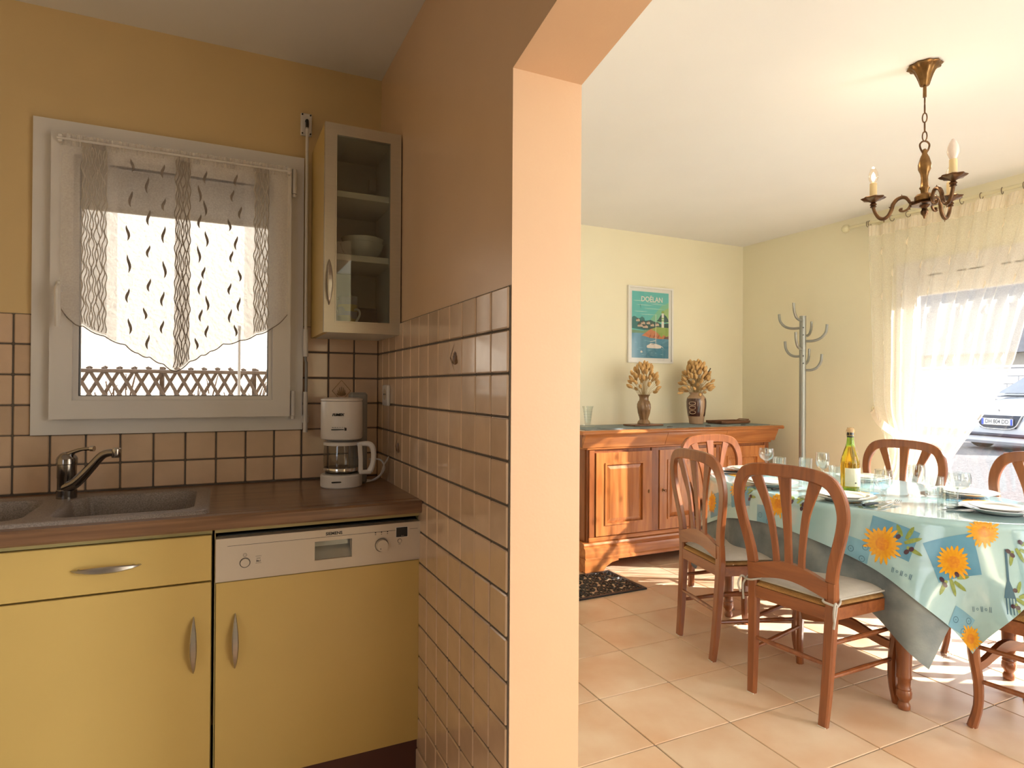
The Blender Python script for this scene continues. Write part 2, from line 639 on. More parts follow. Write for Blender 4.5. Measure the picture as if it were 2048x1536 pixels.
# cut tiles between skirting and the first full row are covered by the skirting itself
xcol = [.5985 - .0997 * k for k in range(0, 17)]
xcol[0] = XB - .006
for c in range(len(xcol) - 1):
    x1, x0 = xcol[c], xcol[c + 1]
    wall_tile(wall_back, 'y', x0, x1, .884, .976)
    for r in range(9, 14):
        z0, z1 = zrow[r], zrow[r + 1]
        if r == 9:
            wall_tile(wall_back, 'y', x0, x1, z0, 1.078)
        elif x0 > .29:
            deco['A', c, r] = wall_tile(wall_back, 'y', x0, x1, z0, z1)
        elif x1 < -.548:
            wall_tile(wall_back, 'y', x0, x1, z0, z1)
        elif x0 < -.548:
            wall_tile(wall_back, 'y', x0, -.549, z0, z1)
mat('motif_line', (.22, .12, .06), .3, var=.2)
mat('motif_leaf', (.45, .26, .10), .3, var=.4, vscale=60)
# relief diamonds on three tiles
for key in (('B', 3, 12), ('B', 9, 9), ('A', 1, 11)):
    t = deco.get(key)
    if not t:
        continue
    b = M()
    d = [(.036, 0), (0, .042), (-.036, 0), (0, -.042)]
    ax = key[0]

    def P3(p, off=-.009):
        return (off, p[0], p[1]) if ax == 'B' else (p[0], off, p[1])
    b.tube([P3(p) for p in d], .0012, 6, closed=True)
    for k in range(7):
        a = PI / 2 + (k - 3) * .42
        b.tube([P3((0, -.02)), P3((.5 * .03 * math.cos(a), -.02 + .016 * math.sin(a))), P3((.03 * math.cos(a) * .62, -.02 + .036 * math.sin(a)))], [.0012, .003, .0008], 6)
    b.obj('diamond_motif', 'motif_leaf' if ax == 'A' else 'motif_line', t)


# ================================================================== KITCHEN WINDOW
def mitred(b, x0, x1, z0, z1, wd, y0, y1, axis='y'):
    """Four mitred bars."""
    o = [(x0, z0), (x1, z0), (x1, z1), (x0, z1)]
    i = [(x0 + wd, z0 + wd), (x1 - wd, z0 + wd), (x1 - wd, z1 - wd), (x0 + wd, z1 - wd)]
    for k in range(4):
        k2 = (k + 1) % 4
        b.prism([o[k], o[k2], i[k2], i[k]], axis, y0, y1)
    return b


win1 = struct(thing('window_1', 'white plastic kitchen window with a tilt handle', None))
mitred(M(), -.548, .300, 1.078, 2.125, .06, 2.500, 2.523).obj('frame', 'pvc_white', win1, smooth=0)
b = M().box(-.50, -.475, 2.523, 2.77, 1.12, 2.08).box(.227, .252, 2.523, 2.77, 1.12, 2.08).box(-.5, .252, 2.523, 2.77, 1.12, 1.145).box(-.5, .252, 2.523, 2.77, 2.055, 2.08)
b.obj('reveal', 'pvc_white', win1, smooth=0)
sash = M()
mitred(sash, -.492, .250, 1.131, 2.070, .062, 2.462, 2.535)
mitred(sash, -.432, .190, 1.191, 2.010, .016, 2.482, 2.53)
sash = sash.obj('sash', 'pvc_white', win1, smooth=0)
mitred(M(), -.418, .176, 1.205, 1.996, .004, 2.49, 2.515).obj('gasket', 'seal_black', sash, smooth=0)
M().box(-.420, .178, 2.514, 2.520, 1.203, 1.998).obj('pane', 'pane', win1, smooth=0)
b = M().box(-.474, -.448, 2.45, 2.462, 1.525, 1.585, .006)
b.sweep(smoothpath([(-.461, 2.452, 1.555), (-.461, 2.425, 1.558), (-.461, 2.412, 1.545), (-.461, 2.414, 1.49), (-.461, 2.42, 1.432)], 4), lerp_list([.02, .022, .024, .021, .016], 4), .016, (1, 0, 0), .3)
b.obj('handle', 'plastic_white', sash)
for z in (2.02, 1.178):
    b = M().cyl((.262, 2.478, z - .045), (.262, 2.478, z + .048), .0085).cyl((.262, 2.478, z - .058), (.262, 2.478, z - .047), .0075)
    b.obj('hinge', 'plastic_white', win1)
# shutter, part way down, on the outer side of the window
sh = thing('roller_shutter', 'pale grey roller shutter lowered a little at the top of the kitchen window', 'shutter', (-.124, 2.70, 1.90))
for k in range(4):
    M().box(-.36, .36, -.006, .006, k * .042 + .0005, k * .042 + .0425, .003).obj('slat', 'pvc_white', sh)
M().box(-.365, .365, -.008, .008, -.016, .002, .003).obj('end_bar', 'alu_frame', sh)

# ---- crank of the roller shutter
ck = thing('shutter_crank', 'thin cream crank rod of the roller shutter beside the kitchen window', 'crank', (.3075, 2.50, 1.068))
M().box(-.021, .021, .008, .022, 1.149, 1.236, .003).obj('bracket', 'plastic_white', ck)
for x in (-.015, .015):
    for z in (1.156, 1.229):
        M().cyl((x, .008, z), (x, .004, z), .003, seg=8).obj('screw', 'seal_black', ck)
M().tube([(0, .010, 1.205), (0, -.012, 1.200), (0, -.016, 1.185), (0, -.016, 1.165)], .006, 8).obj('universal_joint', 'seal_black', ck)
M().cyl((0, -.016, .391), (0, -.016, 1.17), .0058).obj('rod', 'plastic_white', ck)
M().cyl((0, -.016, .29), (0, -.016, .395), .0095).obj('grip', 'plastic_white', ck)
M().tube([(0, -.016, .29), (0, -.016, .275), (.003, -.018, .268), (.003, -.018, .15)], .0055, 8).obj('crank_arm', 'plastic_grey', ck)
M().cyl((.001, -.018, 0), (.001, -.018, .155), .0085).obj('lower_grip', 'plastic_white', ck)
M().box(-.012, .014, -.012, .022, .035, .065, .003).obj('wall_clip', 'plastic_white', ck)

# ---- short voile curtain with pointed scalloped hem
cx = thing('cafe_curtain', 'short sheer white curtain with pointed hem and embroidered bands on the kitchen window', 'curtain', (0, 2.448, 0))
hem_pts = [(-.462, 1.50), (-.43, 1.452), (-.398, 1.438), (-.34, 1.408), (-.279, 1.381), (-.24, 1.352), (-.206, 1.341), (-.165, 1.318), (-.127, 1.293), (-.085, 1.330), (-.05, 1.352), (-.022, 1.366), (.02, 1.395), (.076, 1.409), (.13, 1.432), (.185, 1.459), (.236, 1.51)]


def hem(x):
    for (a, za), (c, zc) in zip(hem_pts, hem_pts[1:]):
        if x <= c:
            t = (x - a) / (c - a)
            return za + (zc - za) * t + .006 * math.sin(t * PI) * -1
    return hem_pts[-1][1]


def cafe(x, z):
    d = (2.04 - z)
    return (x, .006 * math.sin(x * 52) * (1 - .5 * min(1, d * 2)) + .008 * math.sin(x * 17 + 1) * min(1, d * 2), z)


def cafe_uv(u, v):
    x = -.462 + .698 * u
    z = 2.05 + (hem(x) - 2.05) * v
    return cafe(x, z)


M().grid(cafe_uv, 96, 30).obj('voile', 'voile_kitchen', cx, fix=False)
M().tube([tuple(Vector(cafe(-.462 + .698 * k / 140, hem(-.462 + .698 * k / 140))) + Vector((0, -.001, 0))) for k in range(141)], .0018, 5).obj('hem_edge', 'embroidery', cx)
M().grid(lambda u, v: (-.462 + .698 * u, -.002 + .004 * math.sin(u * 240), 2.026 + .038 * v), 200, 2).obj('header', 'voile_kitchen', cx, fix=False)
for x0, x1, nl, mt in ((-.405, -.335, 10, 'embroidery_pale'), (-.134, -.087, 8, 'embroidery_mid'), (.12, .17, 8, 'embroidery_pale')):
    b = M()
    for k in range(nl):
        xx = x0 + (x1 - x0) * (k + .5) / nl
        ph = .9 * k * (1 if k % 3 else .3) + random.uniform(-.3, .3)
        zl = hem(xx) + .012
        pts = []
        n = 130
        for q in range(n + 1):
            z = 2.03 + (zl - 2.03) * q / n
            p = Vector(cafe(xx + .0030 * math.sin(z * 105 + ph) + .002 * math.sin(z * 47 + ph), z))
            pts.append((p.x, p.y - .0016, p.z))
        b.tube(pts, .0015, 4)
    b.grid(lambda u, v: (lambda X: (lambda p: (p[0], p[1] - .0008, p[2]))(cafe(X, 2.04 + (hem(X) + .006 - 2.04) * v)))(x0 + (x1 - x0) * u), 10, 30)
    nb = 10 * 30
    b.mi[-nb:] = [1] * nb
    b.obj('embroidered_band', [mt, 'voile_band'], cx, fix=False)
for x0, x1 in ((-.335, -.305), (.088, .12)):
    M().grid(lambda u, v: (lambda X: (lambda p: (p[0], p[1] - .0008, p[2]))(cafe(X, 2.04 + (hem(X) + .004 - 2.04) * v)))(x0 + (x1 - x0) * u), 8, 30).obj('woven_stripe', 'voile_kitchen', cx, fix=False)
b = M()
leaf = []
for r_, z in enumerate((1.985, 1.93, 1.875, 1.82, 1.765, 1.705, 1.65, 1.595, 1.54, 1.49, 1.44, 1.39)):
    xs = ((-.27, -.165, -.04, .065) if r_ % 2 == 0 else (-.215, -.165 + .028, -.058, .04))
    for x in xs:
        x += random.uniform(-.008, .008)
        if abs(x + .11) < .034 or z < hem(x) + .02:
            continue
        leaf.append((x, z + random.uniform(-.008, .008), random.choice((-1, 1)), random.uniform(.020, .030)))
lm = {}
for x, z, sgn, ln in leaf:
    b = M()
    pts = [(sgn * .004 * math.sin(t * PI * 1.6), -.001, -ln + 2 * ln * t) for t in [k / 8 for k in range(9)]]
    b.sweep(pts, [.001 + .0075 * math.sin(PI * k / 8) ** .8 for k in range(9)], .0012, (0, 1, 0), .2)
    p = cafe(x, z)
    b.obj('embroidered_leaf', 'embroidery', cx, (p[0], p[1] - .001, p[2]))
rod = thing('curtain_wire', 'thin white rod carrying the short kitchen curtain', 'curtain rod', (-.113, 2.442, 2.046))
M().cyl((-.36, 0, 0), (.36, 0, 0), .004, seg=8).obj('rod', 'plastic_white', rod)
for s_ in (-1, 1):
    M().box(-.006 + s_ * .352, .006 + s_ * .352, .0, .026, -.010, .014, .002).obj('hook', 'plastic_white', rod)

# ================================================================== OUTSIDE THE KITCHEN WINDOW
mat('render_white', (.40, .365, .32), .95, var=.05, vscale=9, bump=.6, bscale=22, bdist=.02)
mat('fence_wood', (.34, .26, .21), .85, var=.35, vscale=30)
mat('gravel', (.15, .145, .155), .95, col2=(.09, .087, .093), vscale=26, bump=.5, bscale=50, bdist=.02)
mat('twig', (.28, .17, .11), .9, var=.3)
gpts = [-30, 4.6, 7.5, 10.5, 60]
gz = [-.06, -.06, .02, .20, .20]
b = M()
for k in range(4):
    b.add([(gpts[k], -40, gz[k]), (gpts[k + 1], -40, gz[k + 1]), (gpts[k + 1], 40, gz[k + 1]), (gpts[k], 40, gz[k])], [(0, 1, 2, 3)])
struct(b.obj('ground', 'gravel', smooth=0, fix=False), 'grey gravel yard outside')
struct(M().box(-7, 3.4, 7.4, 7.7, -.06, 4.2).obj('wall_neighbour', 'render_white', smooth=0), 'bright roughcast wall of the neighbouring house')
fz = thing('lattice_fence', 'weathered wooden lattice fence outside the kitchen window', 'fence', (0, 4.8, -.06))
sl_len = .9
for sgn in (-1, 1):
    me = M()
    dx, dz = sl_len * math.cos(math.radians(62)) * sgn, sl_len * math.sin(math.radians(62))
    me.sweep([(dx / 2 - dx, .0, -dz), (dx / 2 - dx * .5, 0, -dz / 2), (dx / 2, 0, 0)], .021, .012, (0, 1, 0), .35)
    me = me.mesh('slat', 'fence_wood')
    for k in range(-14, 14):
        x = -.16 + k * .0835 - dx / 2 + sgn * .010
        put('slat', me, fz, (x, .007 * sgn, 1.425 + random.uniform(-.004, .004)))
for z in (1.385, .75):
    M().box(-1.5, 1.2, -.03, -.014, z, z + .024, .004).obj('rail', 'fence_wood', fz)
for x in (-.925, -.335, .245, .84):
    M().box(x - .014, x + .014, .016, .05, 0, 1.43, .004).obj('post', 'fence_wood', fz)
st = thing('garden_stake', 'pale grey stake standing in front of the lattice fence', 'stake', (.140, 4.66, -.06))
M().cyl((0, 0, 0), (0, 0, 1.70), .009).obj('pole', 'pvc_white', st)
M().lathe([(.0115, 1.69), (.0115, 1.715), (.004, 1.722)], 12).obj('cap', 'pvc_white', st)
for n_, (x, lb) in enumerate(((-.66, 'bare twiggy shrub behind the left end of the lattice fence'), (-.14, 'bare twiggy shrub behind the middle of the lattice fence'), (.20, 'bare twiggy shrub behind the right end of the lattice fence'))):
    sh_ = thing('bare_shrub', lb, 'shrub', (x, 5.1, -.06), 0, 'shrubs behind the lattice fence')
    b = M()
    for k in range(9):
        a, l_ = random.uniform(0, 6.28), random.uniform(1.1, 1.42)
        dx, dy = .10 * math.cos(a), .06 * math.sin(a)
        b.tube(smoothpath([(dx * .2, dy * .2, 0), (dx * .6, dy * .6, l_ * .5), (dx, dy, l_ * .82), (dx * 1.5, dy * 1.4, l_)], 3), lerp_list([.010, .008, .006, .003], 3), 5)
        for q in range(3):
            t = .7 + .1 * q
            b.tube([(dx * t, dy * t, l_ * t), (dx * t + random.uniform(-.06, .06), dy * t, l_ * (t + .08))], [.004, .002], 4)
    b.obj('twigs', 'twig', sh_)
# ================================================================== KITCHEN FURNITURE
# ---- worktop (cut out for the sink)
wt = thing('worktop', 'brown wood-effect kitchen worktop running under the window', 'worktop', (0, 0, .842))
b = M().box(-1.45, XB - .002, 1.905, 1.952, 0, .040, .006)
b.obj('front_edge', 'worktop_wood', wt)
M().box(-1.45, XB - .002, 1.9525, 1.962, 0, .0398).box(-.028, XB - .002, 1.962, YA - .009, 0, .0398).box(-1.45, -.965, 1.962, YA - .009, 0, .0398).box(-.965, -.028, 2.385, YA - .009, 0, .0398).obj('top_board', 'worktop_wood', wt, smooth=0)

# ---- stone sink with one and a half bowls
sk = thing('sink', 'speckled brown granite composite sink with two bowls', 'sink', (0, 0, .882))


def rbox(x, y, cx_, cy_, hx, hy, r):
    qx, qy = abs(x - cx_) - hx + r, abs(y - cy_) - hy + r
    return math.hypot(max(qx, 0), max(qy, 0)) + min(max(qx, qy), 0) - r


def sink_h(x, y):
    d1 = rbox(x, y, -.226, 2.165, .172, .172, .05)
    d2 = rbox(x, y, -.665, 2.16, .205, .165, .06)
    d = min(d1, d2)
    d = max(d, .056 - math.hypot(x + .418, y - 2.335))
    o = rbox(x, y, -.497, 2.174, .483, .232, .035)
    t = min(1, max(0, -d / .022))
    t = t * t * (3 - 2 * t)
    h = .0105 - .155 * t - .006 * min(1, max(0, (-d - .02) / .1))
    lip = min(1, max(0, -o / .010))
    return h if d < 0 else -.004 + (h + .004) * math.sqrt(max(0, 1 - (1 - lip) ** 2))


SX0, SX1, SY0, SY1 = -.98, -.014, 1.942, 2.406
M().grid(lambda u, v: (lambda x, y: (x, y, sink_h(x, y)))(SX0 + (SX1 - SX0) * u, SY0 + (SY1 - SY0) * v), 210, 104).obj('basin', 'granite', sk, fix=False, smooth=60)
for x, y in ((-.226, 2.165), (-.665, 2.16)):
    M().lathe([(.001, -.146), (.03, -.146), (.038, -.142), (.04, -.149)], 24, (x, y, 0)).obj('drain', 'brushed_steel', sk)

fc = thing('faucet', 'chrome single-lever mixer tap behind the sink', 'faucet', (-.418, 2.335, .892))
M().lathe([(.0275, 0), (.0275, .026), (.0255, .028), (.0255, .062), (.0262, .064), (.0262, .105), (.0285, .107), (.0285, .122), (.026, .128), (.018, .138), (.012, .142), (0, .144)], 32).obj('body', 'chrome_dark', fc)
sp = smoothpath([(.0, -.010, .034), (.030, -.028, .052), (.070, -.046, .098), (.098, -.058, .132), (.118, -.066, .142), (.137, -.073, .143)], 5)
M().tube(sp, lerp_list([.018, .0165, .014, .0125, .0115, .0112], 5), 14).obj('spout', 'chrome_dark', fc)
M().lathe([(.0125, -.014), (.0135, -.012), (.0135, .012), (.010, .016)], 20, (.140, -.075, .142)).obj('aerator', 'chrome', fc)
lv = smoothpath([(-.004, 0, .133), (.018, -.010, .143), (.042, -.020, .152), (.066, -.030, .154)], 4)
b = M().sweep(lv, lerp_list([.028, .022, .016, .013], 4), lerp_list([.014, .012, .010, .011], 4), (0, 0, 1), .35).obj('lever', 'chrome_dark', fc)
M().tube([(.066, -.030, .154), (.076, -.0345, .154)], .0085, 12).obj('lever_tip', 'chrome', b)


def bow_handle(name, parent, c, ln, vertical=True):
    """Pointed brushed-metal bow handle standing off a front that faces -Y."""
    n = 14
    path, w_, t_ = [], [], []
    for k in range(n + 1):
        t = k / n
        o = -.026 * (math.sin(PI * t) ** .55)
        a = (t - .5) * ln
        path.append((c[0], c[1] + o, c[2] + a) if vertical else (c[0] + a, c[1] + o, c[2]))
        w_.append(.002 + .016 * math.sin(PI * t) ** .8)
        t_.append(.004 + .004 * math.sin(PI * t))
    b = M().sweep(path, w_, t_, (0, 1, 0), .35)
    for k in (.10, .90):
        a = (k - .5) * ln
        p = (c[0], c[1], c[2] + a) if vertical else (c[0] + a, c[1], c[2])
        b.cyl(p, (p[0], p[1] - .013, p[2]), .0035, seg=8)
    return b.obj(name, 'brushed_steel', parent)


def base_cabinet(x0, x1, label):
    cb = thing('sink_cabinet', label, 'cabinet', ((x0 + x1) / 2, 1.935, 0))
    h = (x1 - x0) / 2
    M().box(-h, -h + .016, .02, .56, .10, .838).box(h - .016, h, .02, .56, .10, .838).box(-h + .016, h - .016, .02, .56, .10, .118).box(-h + .016, h - .016, .545, .56, .118, .70).obj('body', 'laminate_edge', cb, smooth=0)
    M().box(-h, h, .012, .03, .826, .842).obj('top_rail', 'laminate_edge', cb, smooth=0)
    M().box(-h, h, .025, .04, 0, .10).obj('toe_kick', 'toe_brown', cb, smooth=0)
    d = M().box(-h + .002, h - .002, 0, .019, .697, .824, .0015).obj('drawer', 'laminate_yellow', cb)
    bow_handle('handle', d, (0, 0, .762), .155, False)
    d = M().box(-h + .002, h - .002, 0, .019, .108, .692, .0015).obj('door', 'laminate_yellow', cb)
    bow_handle('handle', d, (h - .045, 0, .523), .155, True)
    return cb


base_cabinet(-.508, -.007, 'yellow base cabinet with drawer and door below the sink')

# ---- dishwasher with a decor door
dw = thing('dishwasher', 'built-in dishwasher with beige control strip and yellow door panel', 'dishwasher', (.2995, 1.935, 0))
M().box(-.292, .292, .03, .56, .10, .815).obj('body', 'seal_black', dw, smooth=0)
M().box(-.3005, .3005, .002, .022, .828, .842).obj('top_rail', 'laminate_edge', dw, smooth=0)
M().box(-.3005, -.2985, .0, .05, .0, .828).box(.2985, .3015, .004, .05, .0, .828).obj('side_filler', 'laminate_edge', dw, smooth=0)
M().box(-.297, .302, .012, .028, .0, .104).obj('toe_kick', 'toe_brown', dw, smooth=0)
mat('panel_beige', (.66, .56, .44), .28, var=.04, vscale=5, coat=.2)
PX0, PX1, PZ0, PZ1 = -.298, .297, .690, .812
rx0, rx1, rz0, rz1 = -.030, .080, .722, .778
b = M().box(PX0, rx0, -.008, .03, PZ0 + .004, PZ1, 0).box(rx1, PX1, -.008, .03, PZ0 + .004, PZ1, 0).box(rx0, rx1, -.008, .03, PZ0 + .004, rz0).box(rx0, rx1, -.008, .03, rz1, PZ1)
cp = b.obj('control_panel', 'panel_beige', dw, smooth=0)
M().box(PX0, PX1, -.003, .0, PZ0 - .001, PZ0 + .0038).obj('lower_lip', 'panel_beige', cp, smooth=0)
mat('recess_grey', (.38, .39, .35), .18, .3, var=.2, vscale=8)
b = M().box(rx0, rx1, .026, .029, rz0, rz1)
b.prism([(.026, rz0), (.004, rz0), (.026, rz0 + .034)], 'x', rx0, rx1)
b.obj('grip_recess', 'recess_grey', cp, smooth=0)
yF = -.0084
M().box(-.268, .238, yF - .0002, yF + .0004, .7895, .7903).box(.262, .288, yF - .0002, yF + .0004, .7895, .7903).obj('printed_line', 'ink', cp, smooth=0)
text('brand_lettering', 'SIEMENS', .0125, 'ink', cp, facing_y(.026, yF, .7985), bold=.0004, sx=1.05)
text('small_print', 'auto', .006, 'ink_grey', cp, facing_y(-.186, yF, .748))
text('small_print', '3in1', .008, 'ink_grey', cp, facing_y(-.186, yF, .740), bold=.0002)
b = M()
for z in (.7535, .7335):
    b.box(-.194, -.178, yF - .0002, yF + .0003, z, z + .0006)
b.obj('printed_rule', 'ink_grey', cp, smooth=0)


def ring(b, x, z, r, t, n=32):
    b.tube([(x + r * math.cos(2 * PI * k / n), yF, z + r * math.sin(2 * PI * k / n)) for k in range(n)], t, 5, closed=True)
    return b


pb = M().cyl((-.222, yF, .7385), (-.222, yF - .004, .7385), .0125, .0118, 28).obj('power_button', 'panel_beige', cp)
ring(M(), -.222, .7385, .0135, .0008).obj('button_gap', 'ink', pb)
b = ring(M(), -.222, .7605, .0048, .0004).box(-.2224, -.2216, yF - .0003, yF + .0003, .7585, .7625)
b.obj('power_symbol', 'ink', cp)
kb = M().cyl((.172, yF, .748), (.172, yF - .012, .748), .0195, .0178, 36).obj('program_knob', 'panel_beige', cp)
ring(M(), .172, .748, .0205, .0008, 40).obj('knob_gap', 'ink', kb)
M().cyl((.166, yF - .0119, .739), (.166, yF - .0124, .739), .0016, seg=10).obj('knob_mark', 'ink', kb)
b = M()
for k in range(12):
    a = PI * (.18 + .64 * k / 11)
    b.box(.172 + .0235 * math.cos(a) - .0004, .172 + .0235 * math.cos(a) + .0004, yF - .0002, yF + .0003, .748 + .0235 * math.sin(a) - .0008, .748 + .0235 * math.sin(a) + .0008)
b.obj('dial_marks', 'ink_grey', cp, smooth=0)
b = M()
for x in (.152, .171, .190):
    b.cyl((x, yF, .7885), (x, yF - .0006, .7885), .0019, seg=12)
    b.box(x - .0016, x + .0016, yF - .0002, yF + .0003, .7815, .7832)
b.obj('indicator_dots', 'ink', cp)
dp = M().box(.218, .254, -.0095, -.006, .768, .798, .001).obj('display', 'ink', cp)
mitred(M(), .2165, .2555, .7665, .7995, .0012, -.0098, -.006).obj('display_rim', 'plastic_white', dp, smooth=0)
text('small_print', '2h 15', .0035, 'panel_beige', dp, facing_y(.238, -.0097, .7715))
pb = M().cyl((.229, yF, .7555), (.229, yF - .003, .7555), .0058, .0053, 20).obj('start_button', 'panel_beige', cp)
ring(M(), .229, .7555, .0066, .0005).obj('button_gap', 'ink_grey', pb)
text('small_print', 'start', .0042, 'ink_grey', cp, facing_y(.229, yF, .7455))
d = M().box(-.297, .297, 0, .019, .107, .6865, .0015).obj('door_panel', 'laminate_yellow', dw)
bow_handle('handle', d, (-.246, 0, .517), .155, True)

# ---- wall cabinet with glass door
wc = thing('wall_cabinet', 'narrow wall cabinet with aluminium framed glass door in the kitchen corner', 'cabinet', (.464, 2.19, 1.431))
hx = .1335
M().box(-hx, -hx + .016, .022, .330, 0, .724).obj('side_panel', 'laminate_yellow', wc, smooth=0)
M().box(hx - .016, hx, .022, .330, 0, .724).box(-hx + .016, hx - .016, .022, .330, 0, .016).box(-hx + .016, hx - .016, .022, .330, .708, .724).box(-hx + .016, hx - .016, .322, .330, .016, .708).obj('body', 'carcass', wc, smooth=0)
for z in (.259, .482):
    M().box(-hx + .016, hx - .016, .036, .322, z, z + .022, .001).obj('shelf', 'carcass', wc)
b = M()
for x in (.085,):
    b.box(x, x + .03, .300, .322, .60, .65, .003)
b.obj('hanging_bracket', 'plastic_white', wc)
df = mitred(M(), -hx, hx, 0, .724, .038, 0, .020)
mitred(df, -hx + .036, hx - .036, .036, .688, .004, -.003, .016)
df = df.obj('door', 'alu_frame', wc, smooth=0)
M().box(-hx + .036, hx - .036, .010, .013, .036, .688).obj('pane', 'cabinet_glass', df, smooth=0)
bow_handle('handle', df, (-hx + .016, 0, .172), .155, True)
for z in (.08, .64):
    M().box(hx - .02, hx - .004, .02, .06, z, z + .045, .004).obj('hinge', 'seal_black', wc)

mat('ceramic_white', (.80, .79, .74), .22, var=.03, coat=.4)
mat('ceramic_blue', (.42, .42, .48), .3, var=.1)
mat('ceramic_yellow', (.66, .55, .25), .3, var=.15)
bowl_prof = [(.026, 0), (.030, .0), (.031, .006), (.052, .018), (.064, .036), (.068, .052), (.0695, .054), (.067, .055), (.062, .038), (.050, .022), (.028, .011), (0, .010)]
for nm, lb, c, sc in (('bowl', 'white bowl underneath the other on the cabinet shelf', (.490, 2.34, 1.714), 1.15), ('bowl', 'white bowl stacked on top of the other on the cabinet shelf', (.491, 2.338, 1.735), 1.12), ('bowl', 'white bowl half hidden at the left of the cabinet shelf', (.392, 2.42, 1.714), .62)):
    o = M().lathe([(r * sc, z * sc) for r, z in bowl_prof], 40, wob=None).obj(nm, 'ceramic_white', None, c)
    tag(o, lb, 'bowl', 'bowls in the wall cabinet')
mg = thing('mug', 'striped mug at the bottom of the stack on the cabinet floor', 'mug', (.432, 2.31, 1.4475))
b = M()
b.lathe([(0, 0), (.030, 0), (.033, .003), (.034, .03)], 32, cap=False)
b.mat = 1; b.lathe([(.034, .03), (.0345, .055)], 32, cap=False)
b.mat = 0; b.lathe([(.0345, .055), (.0345, .086), (.032, .0865), (.031, .01), (0, .008)], 32, cap=False)
b.obj('cup', ['ceramic_blue', 'ceramic_yellow'], mg)
M().tube(smoothpath([(-.032, 0, .022), (-.046, -.004, .04), (-.054, -.006, .062), (-.047, -.004, .077), (-.033, 0, .076)], 5), .0042, 8).obj('handle', 'ceramic_white', mg)
mg2 = copy_tree(mg)
mg2.location = (.433, 2.309, 1.4475 + .040)
mg2.rotation_euler = (0, 0, .15)
tag(mg2, 'striped mug with pale handle stacked on another in the wall cabinet', 'mug', 'mugs in the wall cabinet')
mg['group'] = 'mugs in the wall cabinet'
mg.rotation_euler = (0, 0, 2.2)
o = M().lathe([(.02, 0), (.022, .004), (.028, .018), (.029, .0185), (.027, .017), (.019, .006), (0, .005)], 28).obj('egg_cup', 'ceramic_white', None, (.533, 2.275, 1.4475))
tag(o, 'small white dish in front of the dark box in the cabinet', 'dish')
mat('box_dark', (.05, .025, .018), .5, var=.3)
bx = thing('tea_tin', 'dark brown box standing at the back of the cabinet floor', 'box', (.518, 2.40, 1.4475))
M().prism([(-.042, 0), (.042, 0), (.037, .088), (-.037, .088)], 'y', -.03, .03).obj('body', 'box_dark', bx, smooth=0)
M().box(-.038, .038, -.031, .031, .088, .096, .002).obj('lid', 'box_dark', bx)

# ---- coffee maker
cm = thing('coffee_maker', 'white filter coffee machine with glass jug in the worktop corner', 'coffee maker', (.413, 2.30, .882))
r_ = .0735


def oval(prof, b=None, sx=1.0, sy=1.0, c=(0, 0, 0)):
    b = b or M()
    vs0 = len(b.v)
    b.lathe(prof, 40)
    for i in range(vs0, len(b.v)):
        x, y, z = b.v[i]
        b.v[i] = (c[0] + x * sx, c[1] + y * sy, c[2] + z)
    return b


bs = oval([(r_ - .003, 0), (r_, .004), (r_, .042), (r_ - .004, .046), (0, .046)]).obj('base', 'plastic_white', cm)
M().box(-.046, -.010, -.0722, -.066, .022, .027, .001).obj('switch_slot', 'ink', bs)
oval([(.058, .046), (.058, .049), (0, .049)]).obj('hotplate', 'plastic_grey', cm)
ub = oval([(r_ - .012, .170), (r_ - .002, .174), (r_, .180), (r_, .305), (r_ - .002, .309)]).obj('water_tank', 'plastic_white', cm)
oval([(r_ - .001, .310), (r_ + .0005, .312), (r_, .317), (r_ * .8, .321), (0, .323)]).obj('lid', 'plastic_white', cm)
oval([(.04, .160), (.05, .171), (0, .171)]).obj('filter_outlet', 'plastic_grey', cm)
b = M().box(.035, .098, .018, .072, 0, .340, .008)
b.obj('back_column', 'plastic_grey', cm)
b = M().box(-.048, -.006, -.0735, -.062, .2085, .2115)
b.box(-.004, .003, -.0765, -.062, .206, .216, .001)
b.obj('level_slot', 'ink', ub)
text('brand_lettering', 'FUMEX', .0125, 'ink', ub, facing_y(-.027, -.0735, .262), extrude=.003, shear=.25, bold=.0004)
b = M()
for k in range(6):
    b.box(-.045 + k * .008, -.041 + k * .008, -.0738, -.060, .2175, .2185)
b.obj('printed_scale', 'ink_grey', ub, smooth=0)
cf = oval([(.052, .051), (.060, .056), (.063, .075), (.064, .10), (.062, .135), (.060, .150)]).obj('carafe', 'carafe_glass', cm)
oval([(.060, .150), (.0635, .151), (.0635, .161), (.058, .163), (0, .164)]).obj('carafe_lid', 'plastic_white', cf)
oval([(.0605, .056), (.0635, .058), (.0645, .068), (.0635, .070)]).obj('carafe_band', 'chrome', cf)
hp = smoothpath([(.048, -.040, .154), (.082, -.056, .156), (.097, -.064, .145), (.102, -.066, .115), (.098, -.064, .080), (.090, -.060, .058)], 4)
b = M().sweep(hp, lerp_list([.014, .018, .02, .018, .018, .022], 4), lerp_list([.012, .014, .014, .012, .012, .014], 4), (.55, .83, 0), .3)
b.sweep([(.055, -.050, .156), (.058, -.054, .10), (.058, -.054, .056)], .010, .016, (1, 0, 0), .3)
b.box(.052, .094, -.070, -.050, .048, .062, .003)
b.obj('handle', 'plastic_white', cf)
pc = smoothpath([(.095, .03, .006), (.118, .02, .012), (.142, -.005, .035), (.155, -.005, .07), (.168, .0, .088), (.178, .02, .095)], 5)
M().tube(pc, .0032, 8).obj('power_cord', 'plastic_white', cm)
pc = smoothpath([(.095, .03, .012), (.125, .03, .010), (.150, .02, .030), (.163, .02, .058), (.150, .035, .085), (.110, .05, .088)], 5)
M().tube(pc, .0032, 8).obj('power_cord', 'plastic_white', cm)
